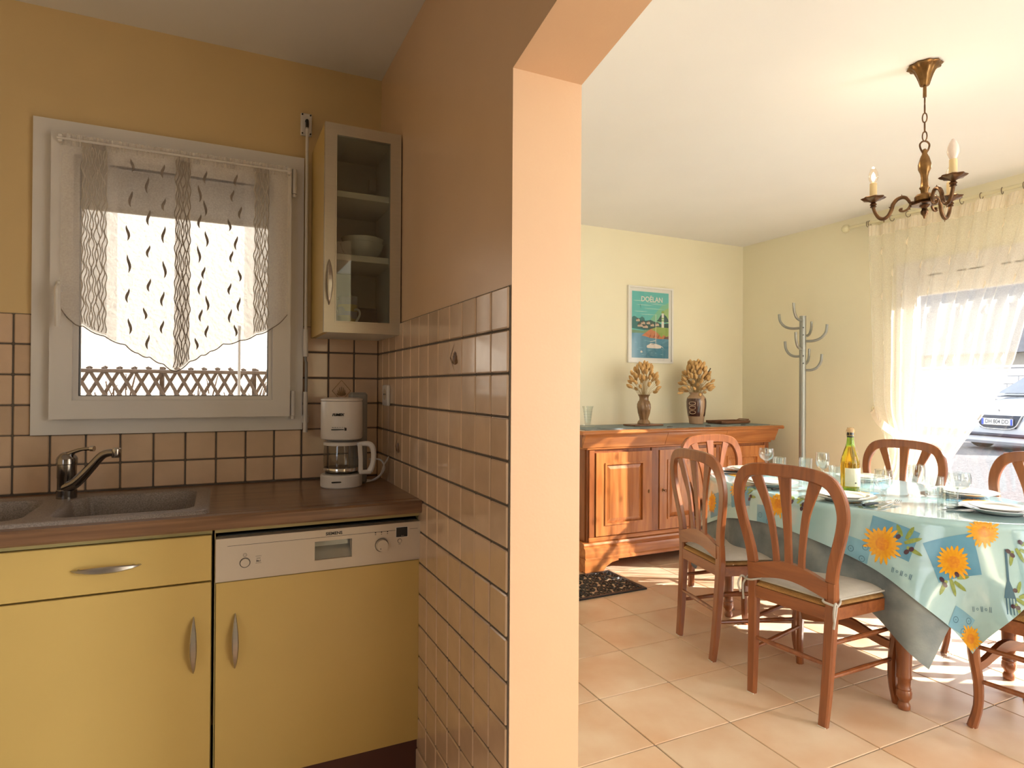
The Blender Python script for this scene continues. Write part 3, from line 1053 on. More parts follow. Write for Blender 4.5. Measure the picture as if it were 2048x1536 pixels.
for x, y in ((-.04, -.03), (.04, -.03), (.085, .06)):
    M().cyl((x, y, -.001), (x, y, .004), .006, seg=10).obj('foot', 'plastic_grey', cm)

so = thing('power_socket', 'cream wall socket on the tiled partition beside the coffee machine', 'socket', (XB - .007, 2.355, 1.211))
M().box(-.012, 0, -.041, .041, -.040, .040, .004).obj('cover_plate', 'plastic_white', so)
M().cyl((-.0125, 0, .004), (-.0110, 0, .004), .022, seg=28).obj('socket_well', 'panel_beige', so)
M().cyl((-.0140, -.0095, .004), (-.011, -.0095, .004), .003, seg=10).cyl((-.0140, .0095, .004), (-.011, .0095, .004), .003, seg=10).obj('contact_holes', 'ink', so)
# ================================================================== DINING ROOM: GLASS DOOR AND CURTAIN
win2 = struct(thing('window_2', 'white framed glass patio door with roller shutter box behind the curtain', None))
b = M()
mitred(b, DY0, DY1, .0, DZ1, .055, XD - .012, XD + .07, 'x')
b.obj('frame', 'pvc_white', win2, smooth=0)
for y0, y1, xo in ((DY0 + .05, (DY0 + DY1) / 2 + .03, .05), ((DY0 + DY1) / 2 - .03, DY1 - .05, .012)):
    sa = mitred(M(), y0, y1, .05, 1.945, .075, XD + xo, XD + xo + .035, 'x').obj('sash', 'pvc_white', win2, smooth=0)
    M().box(XD + xo + .014, XD + xo + .020, y0 + .07, y1 - .07, .12, 1.875).obj('pane', 'pane', sa, smooth=0)
M().box(XD + .005, XD + .07, DY0 + .05, DY1 - .05, 1.945, 2.05, .003).obj('head_panel', 'pvc_white', win2, smooth=0)
b = M()
y = DY0 + .12
k = 0
while y < DY1 - .2:
    l_ = .085 if k % 2 == 0 else .05
    b.box(XD + .0035, XD + .006, y, y + l_, 1.992, 2.000)
    y += l_ + (.02 if k % 2 == 0 else .09)
    k += 1
b.obj('vent_slots', 'ink_grey', win2, smooth=0)
M().box(XD + .07, XD + .12, DY0 + .05, DY1 - .05, 2.0, 2.1).obj('shutter_end', 'pvc_white', win2, smooth=0)
struct(M().box(XD - .01, XD + .30, DY0, DY1, -.04, -.002).obj('trim_1', 'tile_floor', smooth=0), 'stone threshold of the patio door')

mat('rod_cream', (.74, .68, .46), .35, var=.05)
mat('ring_brown', (.16, .10, .05), .4, var=.2)
cr_ = thing('curtain_pole', 'cream curtain pole with round end and brown rings above the patio door', 'curtain pole', (4.095, 1.6, 2.405))
M().cyl((0, -1.45, 0), (0, 1.37, 0), .0115, seg=16).obj('pole', 'rod_cream', cr_)
M().lathe([(.001, -.03), (.018, -.024), (.029, -.008), (.029, .008), (.018, .024), (.001, .03)], 20, (0, 1.39, 0)).obj('ball_finial', 'rod_cream', cr_)
for y in (-1.25, 1.19):
    M().box(-.010, .104, y - .006, y + .006, -.006, .006, .002).cyl((.104, y, 0), (.096, y, 0), .022, seg=16).obj('bracket', 'rod_cream', cr_)
rg = M().tube([(.019 * math.cos(2 * PI * k / 20), 0, -.006 + .019 * math.sin(2 * PI * k / 20)) for k in range(20)], .0021, 6, closed=True).mesh('ring', 'ring_brown')
for k in range(11):
    yy = 1.16 - k * .108 if k else 1.21
    put('ring', rg, cr_, (0, yy, 0), (0, 0, random.uniform(-.25, .25)))
put('ring', rg, cr_, (0, 1.225, 0), (0, 0, .2))

sc_ = thing('sheer_curtain', 'long cream sheer curtain swept aside over the patio door', 'curtain', (4.085, 0, 0))
zk = [(2.36, 1.62), (2.1, 1.70), (1.72, 1.875), (1.42, 1.947), (1.217, 2.022), (1.038, 2.126), (.80, 2.264), (.697, 2.235), (.5, 2.21), (.03, 2.18)]


def y_right(z):
    for (za, ya), (zb, yb) in zip(zk, zk[1:]):
        if z >= zb:
            t = (za - z) / (za - zb)
            return ya + (yb - ya) * t
    return zk[-1][1]


def y_left(z):
    base = 2.79
    pinch = math.exp(-((z - .82) / .22) ** 2) * .12
    return base - pinch - .03 * max(0, min(1, (2.0 - z)))


def curt(s, z):
    pinch = math.exp(-((z - .80) / .26) ** 2)
    yl, yr = y_left(z), y_right(z)
    wv = s + .012 * math.sin(9 * s + 3 * z)
    am = (.020 + .016 * (2.36 - z) / 2.3) * (1 - .45 * pinch)
    ph = 2 * PI * 12.5 * wv
    x = -am * math.sin(ph) - .012 * math.sin(2 * PI * 5 * s + 1.3) - .02 * pinch
    yy = yl + (yr - yl) * s + .006 * math.cos(ph)
    return (min(x, .052), yy, z)


M().grid(lambda u, v: curt(u, 2.30 - 2.265 * v), 260, 60).obj('voile', 'voile_dining', sc_, fix=False, smooth=80)
M().grid(lambda u, v: (lambda p: (p[0] - .002 + .006 * math.sin(u * 520), p[1], p[2]))(curt(u, 2.30 + .072 * v)), 520, 5).obj('gathered_heading', 'voile_gather', sc_, fix=False, smooth=80)
M().tube([curt(1, 2.30 - 2.265 * k / 80) for k in range(81)], .003, 5).obj('side_hem', 'voile_gather', sc_)
lm_ = M().sweep([(0, .004 * math.sin(t * PI * 1.5), -.028 + .056 * t) for t in [k / 8 for k in range(9)]], [.002 + .011 * math.sin(PI * k / 8) for k in range(9)], .0016, (1, 0, 0), .2).mesh('woven_leaf', 'voile_gather')
for r0 in range(13):
    for q in range(6):
        s = (q + .5 + (.5 if r0 % 2 else 0)) / 6.5
        z = 2.2 - r0 * .155 + random.uniform(-.02, .02)
        p = curt(s, z)
        put('woven_leaf', lm_, sc_, (p[0] - .002, p[1], p[2]), (random.choice((0, PI)), 0, 0))
tb = thing('curtain_tieback', 'cream ribbon tieback hooked to the wall holding the sheer curtain', 'tieback', (4.19, 2.80, 1.10))
band = smoothpath([(-.005, .035, .005), (-.055, .0, -.02), (-.155, -.12, -.085), (-.185, -.27, -.165), (-.18, -.41, -.245), (-.15, -.49, -.29), (-.09, -.53, -.31)], 6)
M().sweep(band, .05, .003, (1, .3, 0), .1).obj('ribbon', 'voile_gather', tb)
M().tube(smoothpath([(.008, .04, .02), (-.015, .04, .02), (-.02, .04, -.005), (-.012, .04, -.02)], 4), .004, 8).obj('hook', 'rod_cream', tb)

# ================================================================== CHANDELIER
mat('bronze', (.19, .10, .045), .34, .85, col2=(.07, .035, .02), vscale=35, bump=.5, bscale=90)
mat('brass_dull', (.25, .135, .05), .35, .9, var=.5, vscale=30, bump=.4, bscale=90)
mat('candle_sleeve', (.75, .58, .32), .6, var=.05)
mat('bulb_lit', (1, .9, .75), .2, emit=(1, .80, .52), estr=9)
mat('bulb_off', (.80, .68, .62), .25, var=.04)
thin_glass('bulb_glass', (1, .95, .88), 1.5, 0, .06)
ch = thing('chandelier', 'bronze three-armed candle chandelier hanging on a chain over the table', 'chandelier', (2.462, 1.467, 0))


def zy(y):
    return 1.972 + (1165 - y) * .000502


M().lathe([(.054, 2.4995), (.058, 2.494), (.050, zy(128)), (.036, zy(155)), (.027, zy(195)), (.021, zy(230)), (.0165, zy(262)), (.015, zy(272)), (.008, zy(276))], 40, wob=lambda a, z: 1 + .055 * math.sin(10 * a)).obj('ceiling_canopy', 'brass_dull', ch)
M().cyl((0, 0, zy(275)), (0, 0, zy(362)), .0062, seg=12).obj('stem', 'brass_dull', ch)


def link(z, h, rot, nm='chain_link'):
    pts = [(.0075 * math.cos(t) * 1.0, 0, h * math.sin(t)) for t in [2 * PI * k / 18 for k in range(18)]]
    M().tube(pts, .0024, 6, closed=True).obj(nm, 'bronze', ch, (0, 0, z), (0, 0, rot))


link(zy(388), .012, .6)
zz = zy(450)
for k, (yy, h) in enumerate(((449, .0185), (520, .0185), (592, .0195), (662, .0185))):
    link(zy(yy), h, .45 + (k % 2) * PI / 2)
b = M()
for s_ in (-1, 1):
    b.tube(smoothpath([(s_ * .002, 0, zy(700)), (s_ * .010, 0, zy(705)), (s_ * .018, 0, zy(725)), (s_ * .016, 0, zy(755)), (s_ * .009, 0, zy(782)), (s_ * .004, 0, zy(795))], 4), .0034, 7)
b.obj('top_scroll', 'bronze', ch, None, (0, 0, -YAW))
M().lathe([(.004, zy(760)), (.010, zy(775)), (.009, zy(800)), (.016, zy(830)), (.022, zy(880)), (.021, zy(915)), (.014, zy(950)), (.0115, zy(980)), (.0125, zy(1020)), (.0135, zy(1048)), (.018, zy(1062)), (.0135, zy(1078)), (.012, zy(1105))], 24, wob=lambda a, z: 1 + .05 * math.sin(6 * a + 40 * z)).obj('baluster', 'brass_dull', ch)
M().lathe([(.012, zy(1104)), (.028, zy(1112)), (.034, zy(1128)), (.034, zy(1160)), (.028, zy(1172)), (.01, zy(1174))], 28).obj('hub', 'brass_dull', ch)
M().lathe([(.008, zy(1170)), (.03, zy(1176)), (.047, zy(1186)), (.044, zy(1192)), (.018, zy(1196)), (.009, zy(1215)), (.009, zy(1228)), (.013, zy(1240)), (.012, zy(1258)), (.006, zy(1275)), (.003, zy(1296)), (0, zy(1298))], 24, wob=lambda a, z: 1 + .07 * math.sin(8 * a)).obj('bottom_finial', 'bronze', ch)
ARM_R = .171
arm_main = [(.030, zy(1160)), (.052, zy(1160)), (.060, zy(1140)), (.070, zy(1118)), (.085, zy(1110)), (.105, zy(1122)), (.120, zy(1155)), (.126, zy(1195)), (.138, zy(1238)), (.156, zy(1260)), (.174, zy(1250)), (.188, zy(1215)), (.196, zy(1180)), (.199, zy(1150)), (.199, zy(1130))]
curl = [(.052, zy(1160)), (.055, zy(1185)), (.064, zy(1208)), (.080, zy(1220)), (.093, zy(1213)), (.092, zy(1200)), (.083, zy(1200))]
am_ = M().tube(smoothpath([(r * .86, 0, z) for r, z in arm_main], 4), lerp_list([.005, .006, .0062, .0068, .0072, .0075, .0075, .0072, .0072, .0075, .0070, .0066, .0062, .0068, .008], 4), 10)
am_.tube(smoothpath([(r * .86, 0, z) for r, z in curl], 4), lerp_list([.005, .0048, .0046, .0044, .004, .0042, .0055], 4), 8)
for r, z, dr, dz in ((.085, zy(1106), .002, .010), (.156, zy(1266), 0, -.012), (.128, zy(1180), .008, .004), (.060, zy(1205), -.006, -.004)):
    am_.tube([(r * .86, 0, z - dz * .3), (r * .86 + dr, 0, z + dz)], [.0045, .0008], 6)
am_.lathe([(.008, zy(1160)), (.012, zy(1156)), (.009, zy(1145)), (.013, zy(1136)), (.008, zy(1122))], 14, (ARM_R, 0, 0))
arm_me = am_.mesh('arm', 'bronze')
pan_me = M().lathe([(.007, 0), (.012, .004), (.022, .009), (.036, .013), (.042, .0185), (.040, .0205), (.02, .014), (0, .012)], 32, wob=lambda a, z: 1 + (.09 * math.sin(8 * a) if z > .012 else 0)).mesh('drip_pan', 'bronze')
slv_me = M().lathe([(.0128, 0), (.0128, .064), (.011, .065), (0, .065)], 20).mesh('candle_sleeve', 'candle_sleeve')
bulb_prof = [(.007, 0), (.0105, .004), (.0165, .018), (.0178, .028), (.0158, .042), (.0105, .056), (.004, .066), (0, .068)]
base_a = math.radians(120.8)
for k, lit in ((0, True), (1, False), (2, True)):
    a = base_a + k * 2 * PI / 3
    A = put('arm', arm_me, ch, None, (0, 0, a))
    put('drip_pan', pan_me, A, (ARM_R, 0, zy(1122)))
    put('candle_sleeve', slv_me, A, (ARM_R, 0, zy(1095)))
    if lit:
        b = M()
        b.mat = 0; b.lathe(bulb_prof, 20)
        b.mat = 1; b.lathe([(.004, .012), (.0075, .022), (.0065, .034), (.001, .045)], 12)
        o = b.obj('bulb', ['bulb_glass', 'bulb_lit'], A, (ARM_R, 0, zy(1095) + .064))
        pl = bpy.data.lights.new('bulb_light', 'POINT')
        pl.energy, pl.color, pl.shadow_soft_size = 1.0, (1, .78, .5), .02
        po = bpy.data.objects.new('bulb_light', pl)
        COL.objects.link(po)
        po.location = (2.462 + ARM_R * math.cos(a), 1.467 + ARM_R * math.sin(a), zy(1095) + .15)
    else:
        M().lathe([(r * 1.08, z * 1.12) for r, z in bulb_prof], 20).obj('bulb', 'bulb_off', A, (ARM_R, 0, zy(1095) + .064))

# ================================================================== SIDEBOARD
sb = thing('sideboard', 'long cherry wood sideboard with three drawers and panelled doors', 'sideboard', (2.27, 3.56, 0))
SW, SD = 1.70, .475   # body width and depth
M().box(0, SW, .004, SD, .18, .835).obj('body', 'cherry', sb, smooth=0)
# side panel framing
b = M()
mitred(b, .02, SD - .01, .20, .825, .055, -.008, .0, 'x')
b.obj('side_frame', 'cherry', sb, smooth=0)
# top with rounded edge
b = M().prism([(-.075, .930), (-.082, .938), (-.082, .946), (-.072, .957), (SD + .015, .957), (SD + .015, .930)], 'x', -.085, SW + .075)
b.obj('top', 'cherry_h', sb, smooth=20)
# cornice with ogee front, three drawers
og = [(.0, .835), (-.018, .838), (-.022, .850), (-.030, .870), (-.045, .900), (-.052, .918), (-.054, .930), (.0, .930)]


def ogee(y):
    for (ya, za), (yb, zb) in zip(og, og[1:]):
        if za <= y <= zb:
            return ya + (yb - ya) * (y - za) / (zb - za + 1e-9)
    return -.05


M().prism([(og_y + .012 if og_y < 0 else .3, z) for og_y, z in og[:-1]] + [(.3, .930)], 'x', -.03, SW + .03).obj('frieze', 'cherry_h', sb, smooth=20)
dsp = [-.05, .645, 1.208, SW + .045]
for k in range(3):
    M().prism([(y_, z) for y_, z in og[1:-1]] + [(-.01, .930), (-.01, .838)], 'x', dsp[k] + .0015, dsp[k + 1] - .0015).obj('drawer', 'cherry_h', sb, smooth=20)
# left and right returns of the cornice
for s_, x in ((-1, -.03), (1, SW + .03)):
    b = M()
    pr = [(x + s_ * (-og_y) * .6 - s_ * .01, z) for og_y, z in og[1:-1]]
    b.prism(pr + [(x - s_ * .02, .930), (x - s_ * .02, .838)], 'y', -.012, SD)
    b.obj('cornice_return', 'cherry', sb, smooth=20)
M().box(-.012, SW + .012, -.014, SD, .822, .838, .005).obj('moulding', 'cherry_h', sb)
# doors with raised panels
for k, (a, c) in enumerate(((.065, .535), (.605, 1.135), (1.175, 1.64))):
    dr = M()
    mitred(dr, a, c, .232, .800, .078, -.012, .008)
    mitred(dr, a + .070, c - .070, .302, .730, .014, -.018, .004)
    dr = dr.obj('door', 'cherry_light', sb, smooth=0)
    pa = M()
    x0, x1, z0, z1 = a + .082, c - .082, .314, .718
    i_ = .032
    vs = [(x0, -.002, z0), (x1, -.002, z0), (x1, -.002, z1), (x0, -.002, z1), (x0 + i_, -.012, z0 + i_), (x1 - i_, -.012, z0 + i_), (x1 - i_, -.012, z1 - i_), (x0 + i_, -.012, z1 - i_)]
    pa.add(vs, [(0, 1, 5, 4), (1, 2, 6, 5), (2, 3, 7, 6), (3, 0, 4, 7), (4, 5, 6, 7)])
    pa.obj('raised_panel', 'cherry_light', dr, smooth=0)
    kx = c - .026 if k == 0 else a + .030
    es = M().lathe([(.011, 0), (.011, .002), (.007, .003), (0, .003)], 16)
    es.v = [(kx + x * .65, -.012 - z, .512 + y_ * 1.3) for x, y_, z in es.v]
    es = es.obj('keyhole_plate', 'brass_dull', dr)
    if k == 1:
        M().cyl((kx, -.014, .512), (kx, -.034, .512), .0028, seg=8).tube([(kx + .009 * math.cos(t), -.040, .512 + .009 * math.sin(t)) for t in [2 * PI * q / 12 for q in range(12)]], .0022, 6, closed=True).obj('key', 'bronze', es)
M().box(.01, SW - .01, -.006, .008, .195, .226, .004).obj('lower_rail', 'cherry_h', sb)
b = M()
for x in (.012, .535, 1.14, SW - .055):
    b.box(x, x + (.045 if x in (.012, SW - .055) else .065), -.006, .008, .226, .822, .003)
b.obj('stiles', 'cherry', sb)
# base moulding and bracket feet
pb_ = [(.0, .195), (-.016, .192), (-.022, .18), (-.018, .168), (-.032, .158), (-.036, .140), (-.036, .100), (-.044, .092), (-.044, .075), (.0, .075)]
M().prism(pb_ + [(SD, .075), (SD, .195)], 'x', -.035, SW + .035).obj('plinth', 'cherry_h', sb, smooth=25)
ft = [(0, .092), (0, .012), (.012, 0), (.13, 0), (.15, .008), (.17, .034), (.215, .058), (.27, .066), (.27, .092)]
for s_ in (0, 1):
    b = M().prism([(-.045 + x if s_ == 0 else SW + .045 - x, z) for x, z in ft], 'y', -.050, -.012)
    b.prism([(-.0125 + y_ * .95, z) for y_, z in ft], 'x', -.0445 if s_ == 0 else SW + .007, -.007 if s_ == 0 else SW + .0445)
    b.obj('bracket_foot', 'cherry_h', sb, smooth=25)
b = M().box(-.03, .02, SD - .06, SD - .01, 0, .09).box(SW - .02, SW + .03, SD - .06, SD - .01, 0, .09)
b.obj('rear_feet', 'cherry', sb, smooth=0)

# ---- things on the sideboard
ZS = .957
mat('runner_blue', (.22, .29, .32), .5, col2=(.13, .18, .20), vscale=12)
o = M().box(-.86, .86, -.22, .20, 0, .003, .001).obj('table_runner', 'runner_blue', None, (3.12, 3.78, ZS))
tag(o, 'thin blue-grey mat covering the top of the sideboard', 'mat')
ZS2 = ZS + .0034
gv = thing('glass_candle_holder', 'small clear glass vase with wide foot at the left end of the sideboard', 'vase', (2.45, 3.84, ZS2))
M().lathe([(.058, 0), (.060, .004), (.060, .012), (.05, .014), (.018, .018), (.022, .024), (.026, .06), (.034, .125), (.042, .150), (.0395, .150), (.031, .124), (.023, .06), (.018, .03), (0, .026)], 32).obj('vase_body', 'glassware', gv)
b = M()
for z, r in ((.05, .0262), (.07, .0286), (.09, .0308), (.11, .0332)):
    b.tube([(r * math.cos(2 * PI * q / 24), r * math.sin(2 * PI * q / 24), z) for q in range(24)], .0012, 5, closed=True)
b.obj('cut_rings', 'glassware', gv)
o = M().box(-.11, .11, -.055, .055, 0, .002).obj('paper_sheet', 'runner_blue', None, (2.53, 3.62, ZS2 + .0003), (0, 0, .06))
tag(o, 'thin blue leaflet lying beside the small glass vase', 'leaflet')
bd = thing('wooden_board', 'flat brown wooden board under the small twisted vase', 'board', (2.93, 3.80, ZS2), .05)
M().box(-.15, .13, -.07, .07, 0, .012, .004).obj('board', 'tray_wood', bd)
mat('vase_brown', (.36, .20, .09), .12, col2=(.16, .08, .035), vscale=14, coat=.6, stretch=(1, 1, .4))
mat('vase_dark', (.09, .025, .015), .10, var=.3, coat=.7)
mat('vase_tan', (.50, .32, .20), .15, var=.15, coat=.6, stretch=(8, 8, 1))
mat('vase_relief', (.70, .48, .32), .3, var=.1)
v1 = thing('twisted_vase', 'small brown glazed vase with swirled ribs on the wooden board', 'vase', (2.925, 3.80, ZS2 + .0125))
prof = [(.042, 0), (.046, .004), (.042, .018), (.030, .034), (.032, .046), (.044, .085), (.051, .125), (.050, .15), (.042, .170), (.036, .180), (.034, .196), (.038, .210), (.046, .220), (.047, .222), (.043, .221), (.033, .205), (.03, .19), (.03, .17), (0, .16)]
M().lathe(prof, 72, wob=lambda a, z: 1 + (.075 * math.sin(8 * a + 26 * z) if z < .172 else 0)).obj('vase_body', 'vase_brown', v1)
v2 = thing('patterned_vase', 'tall dark and tan glazed vase with three leaf motifs on the sideboard', 'vase', (3.475, 3.84, ZS2))
prof2 = [(.052, 0), (.056, .004), (.060, .04), (.070, .085), (.077, .14), (.078, .18), (.073, .208), (.058, .226), (.050, .234), (.051, .246), (.055, .252), (.050, .252), (.045, .238), (.05, .22), (0, .2)]
b = M()
b.mat = 0
b.lathe(prof2, 64)
b.obj('vase_body', 'vase_tan', v2)
# dark glazed field on the front
a_cam = math.atan2(-3.84, -3.475)


def on_vase(a, z, off=.0):
    for (ra, za), (rb, zb) in zip(prof2, prof2[1:]):
        if za <= z <= zb:
            r = ra + (rb - ra) * (z - za) / (zb - za + 1e-9)
            break
    return ((r + off) * math.cos(a), (r + off) * math.sin(a), z)


for a0, a1 in ((a_cam - 1.45, a_cam + .42), (a_cam + .95, a_cam + 2.2)):
    fld = M().grid(lambda u, v: on_vase(a0 + (a1 - a0) * u, .062 + .142 * v, .0008), 24, 16).obj('dark_field', 'vase_dark', v2, fix=False)
    if a0 < a_cam - 1:
        for z in (.095, .130, .165):
            ac = a_cam - .42
            pts = [on_vase(ac + .34 * math.cos(t), z + .013 * math.sin(t) * abs(math.sin(t)) ** -.2 if abs(math.sin(t)) > .01 else z, .0016) for t in [2 * PI * q / 24 for q in range(24)]]
            M().tube(pts, .0022, 6, closed=True).obj('leaf_motif', 'vase_relief', fld)

mat('dried_grass', (.72, .46, .20), .9, col2=(.55, .32, .12), vscale=25, bump=.7, bscale=220, rnd=.12)
mat('dried_stem', (.55, .38, .18), .9, var=.2)
mat('dark_seed', (.05, .035, .03), .8, var=.2)
heads = [M().lathe([(.002, -.019 * q), (.009, -.013 * q), (.012, -.002 * q), (.0105, .010 * q), (.004, .018 * q), (0, .021 * q)], 12).mesh('seed_head', 'dried_grass') for q in (1.15, 1.45)]


def bouquet(label, c, z0, n, rad, hmin, hmax, r_neck, extra=False):
    t = thing('dried_grass_bouquet', label, 'bouquet', c)
    stems = M()
    for k in range(n):
        fr = (k + .5) / n
        a = k * 2.39996
        rr = rad * math.sqrt(fr) * random.uniform(.85, 1.1)
        h = hmax - (hmax - hmin) * fr ** 1.4 + random.uniform(-.02, .02)
        tip = Vector((rr * math.cos(a), rr * math.sin(a) * .8, h))
        root = Vector((r_neck * .7 * math.cos(a) * fr, r_neck * .7 * math.sin(a) * fr, -.03))
        mid = root.lerp(tip, .5) + Vector((0, 0, .02))
        stems.tube([root, mid, tip], .0011, 4)
        d = (tip - mid).normalized()
        d = (d + Vector((random.uniform(-.3, .3), random.uniform(-.3, .3), 0))).normalized()
        put('seed_head', heads[k % 2], t, tip + d * .014, d.to_track_quat('Z', 'Y').to_euler())
    if extra:
        for dx, dz in ((.02, .20), (.07, .13), (.095, .09), (.06, .17)):
            stems.tube([(0, 0, 0), (dx * .5, -.01, dz * .6), (dx, -.02, dz)], .0009, 4)
    o = stems.obj('stems', 'dried_stem', t)
    o['kind'] = 'stuff'
    return t


bouquet('sparse bunch of dried fluffy grass heads in the small twisted vase', (2.925, 3.80, ZS2 + .2345), 0, 58, .125, .03, .21, .032)
t = bouquet('dense bunch of dried fluffy grass heads in the tall patterned vase', (3.475, 3.84, ZS2 + .253), 0, 120, .135, .0, .22, .046, True)
for k in range(5):
    M().lathe([(.001, -.007), (.006, 0), (.001, .007)], 8).obj('dark_seed', 'dark_seed', t, (.085 + .008 * k, -.03, .150 + .010 * k))
tr = thing('wooden_tray', 'small dark wooden tray at the right end of the sideboard', 'tray', (3.80, 3.82, ZS2), .03)
M().box(-.16, .15, -.08, .08, 0, .012, .004).obj('base', 'tray_wood', tr)
b = M()
mitred(b, -.165, .155, -.085, .085, .014, .006, .024, 'z')
b.obj('rim', 'tray_wood', tr)
b = M().tube([(.15, -.05, .022), (.175, -.05, .030), (.175, .05, .030), (.15, .05, .022)], .005, 8)
b.obj('handle', 'tray_wood', tr)
mat('clip_dark', (.03, .025, .02), .4, var=.2)
for x, lb in ((2.995, 'small dark clip on the sideboard front edge right of the wooden board'), (3.36, 'small dark clip on the sideboard front edge left of the tray'), (3.72, 'small dark clip on the sideboard front edge below the tray')):
    o = M().lathe([(.026, 0), (.024, .006), (.012, .009), (0, .010)], 20).obj('mat_weight', 'clip_dark', None, (x, 3.585, ZS2))
    o.scale = (1, .5, .8)
    tag(o, lb, 'clip', 'clips on the sideboard edge')

# ================================================================== COAT RACK
mat('metal_grey', (.34, .35, .33), .35, .6, var=.08)
rk = thing('coat_rack', 'grey metal coat stand with curved hooks in the dining corner', 'coat rack', (3.935, 3.22, 0))
M().lathe([(.17, 0), (.175, .006), (.165, .014), (.04, .022), (.024, .03), (0, .03)], 40).obj('base', 'metal_grey', rk)
M().cyl((0, 0, .02), (0, 0, 1.788), .0235, seg=24).obj('pole', 'metal_grey', rk)
# hook directions are given in the room; four levels twice
hk = [(1.755, 199, .175), (1.70, 109, .175), (1.645, 19, .175), (1.60, -71, .17), (1.545, 199, .135), (1.49, 109, .13), (1.435, 19, .13), (1.385, -71, .135)]
for z, an, l_ in hk:
    a = math.radians(an)
    d = Vector((math.cos(a), math.sin(a), 0))
    p = smoothpath([d * .015, d * (l_ * .45), d * (l_ * .75) + Vector((0, 0, .018)), d * (l_ * .95) + Vector((0, 0, .06)), d * l_ + Vector((0, 0, .115))], 5)
    M().tube([q + Vector((0, 0, z)) for q in p], .0095, 10).obj('hook', 'metal_grey', rk)
b = M()
for z in (1.645, 1.435, 1.70, 1.49):
    b.cyl((-.016, -.0175, z), (-.0172, -.0188, z), .005, seg=10)
b.obj('bolts', 'clip_dark', rk)

# ================================================================== DOOR MAT
mat('rubber', (.022, .024, .026), .45, var=.3, vscale=50)
dm = thing('door_mat', 'black openwork rubber doormat on the tiles beside the sideboard', 'mat', (2.08, 3.295, 0), .012)
b = M()
mitred(b, -.33, .33, -.205, .205, .022, .0, .010, 'z')
b.obj('border', 'rubber', dm, smooth=0)
b = M()
for i in range(-4, 5):
    for j in range(-2, 3):
        cx_, cy_ = i * .072, j * .078
        sg = 1 if (i + j) % 2 else -1
        pts = []
        for q in range(22):
            t = q / 21
            an = sg * (t * 1.6 * 2 * PI) + i
            rr = .006 + .034 * t
            pts.append((cx_ + rr * math.cos(an), max(-.198, min(.198, cy_ + rr * math.sin(an))), .006))
        b.tube(pts, .0048, 6)
        b.tube(smoothpath([(cx_ - .036, max(-.198, min(.198, cy_ - .03)), .006), (cx_, cy_ + .012, .0065), (cx_ + .036, max(-.198, min(.198, cy_ + .035)), .006)], 4), .0045, 6)
b.obj('scrollwork', 'rubber', dm)

# ================================================================== FRAMED POSTER
ps = thing('framed_poster', 'white framed seaside poster with lighthouse and sailing boat above the sideboard', 'poster', (3.18, YD - .001, 1.757))
mat('frame_white', (.82, .80, .76), .35, var=.03)
mat('paper_white', (.84, .82, .78), .7, var=.02)
PW, PH = .2255, .3085
mitred(M(), -PW, PW, -PH, PH, .014, -.020, 0).obj('frame', 'frame_white', ps, smooth=0)
M().box(-PW + .013, PW - .013, -.008, -.006, -PH + .013, PH - .013).obj('mount', 'paper_white', ps, smooth=0)
M().box(-PW + .013, PW - .013, -.0165, -.0155, -PH + .013, PH - .013).obj('pane', 'pane', ps, smooth=0)
ink_cols = dict(sky1=(.13, .56, .55), sky2=(.22, .58, .38), sky3=(.36, .56, .22), cloud=(.38, .70, .64), tree=(.02, .10, .10), tree2=(.03, .19, .20), house=(.62, .48, .36), roof=(.30, .12, .10), sea1=(.10, .30, .44), sea2=(.06, .24, .36), sea3=(.22, .48, .60), cliff=(.60, .22, .10), cliff2=(.38, .13, .07), grass=(.32, .46, .12), white=(.84, .82, .76), shore=(.18, .34, .20), rock=(.16, .10, .09), hull=(.82, .74, .68))
for k, c in ink_cols.items():
    mat('print_' + k, c, .6, var=.05)
XH, ZH = .185, .268   # half size of the printed field
layer = [0]


def pp(parent, nm, col, pts):
    """flat printed shape; u,v in 0..1 of the printed field (v up)"""
    layer[0] += 1
    y = -.0085 - layer[0] * .00004
    vs = [(-XH + 2 * XH * u, y, -ZH + 2 * ZH * v) for u, v in pts]
    return M().add(vs, [tuple(range(len(vs)))]).obj(nm, 'print_' + col, parent, smooth=0, fix=False)


rect = lambda a, b_, c, d: [(a, b_), (c, b_), (c, d), (a, d)]
pic = pp(ps, 'picture', 'sky1', rect(0, 0, 1, 1))
pp(pic, 'sky_band', 'sky2', [(.45, .55), (1, .55), (1, .86), (.8, .8), (.6, .66)])
pp(pic, 'sky_glow', 'sky3', [(.7, .55), (1, .55), (1, .78), (.88, .74)])
for u, v, l_ in ((.02, .86, .3), (.1, .80, .5), (.3, .75, .6), (.05, .70, .4), (.5, .82, .45), (.2, .66, .5)):
    pp(pic, 'cloud_streak', 'cloud', [(u, v), (u + l_ * .5, v + .006), (u + l_, v + .002), (u + l_ * .6, v - .008), (u + l_ * .2, v - .007)])
pp(pic, 'far_trees', 'tree2', [(0, .44), (0, .60), (.05, .625), (.11, .615), (.16, .59), (.22, .60), (.27, .625), (.33, .60), (.35, .56), (.5, .58), (.62, .55), (.62, .42), (.3, .42)])
pp(pic, 'dark_trees', 'tree', [(.14, .50), (.2, .56), (.3, .565), (.42, .555), (.5, .575), (.6, .555), (.7, .55), (.8, .52), (.95, .54), (1, .54), (1, .44), (.5, .43), (.25, .45)])
pp(pic, 'pine', 'tree', [(.67, .565), (.72, .60), (.78, .66), (.86, .68), (.93, .65), (.99, .60), (1, .565), (.9, .55)])
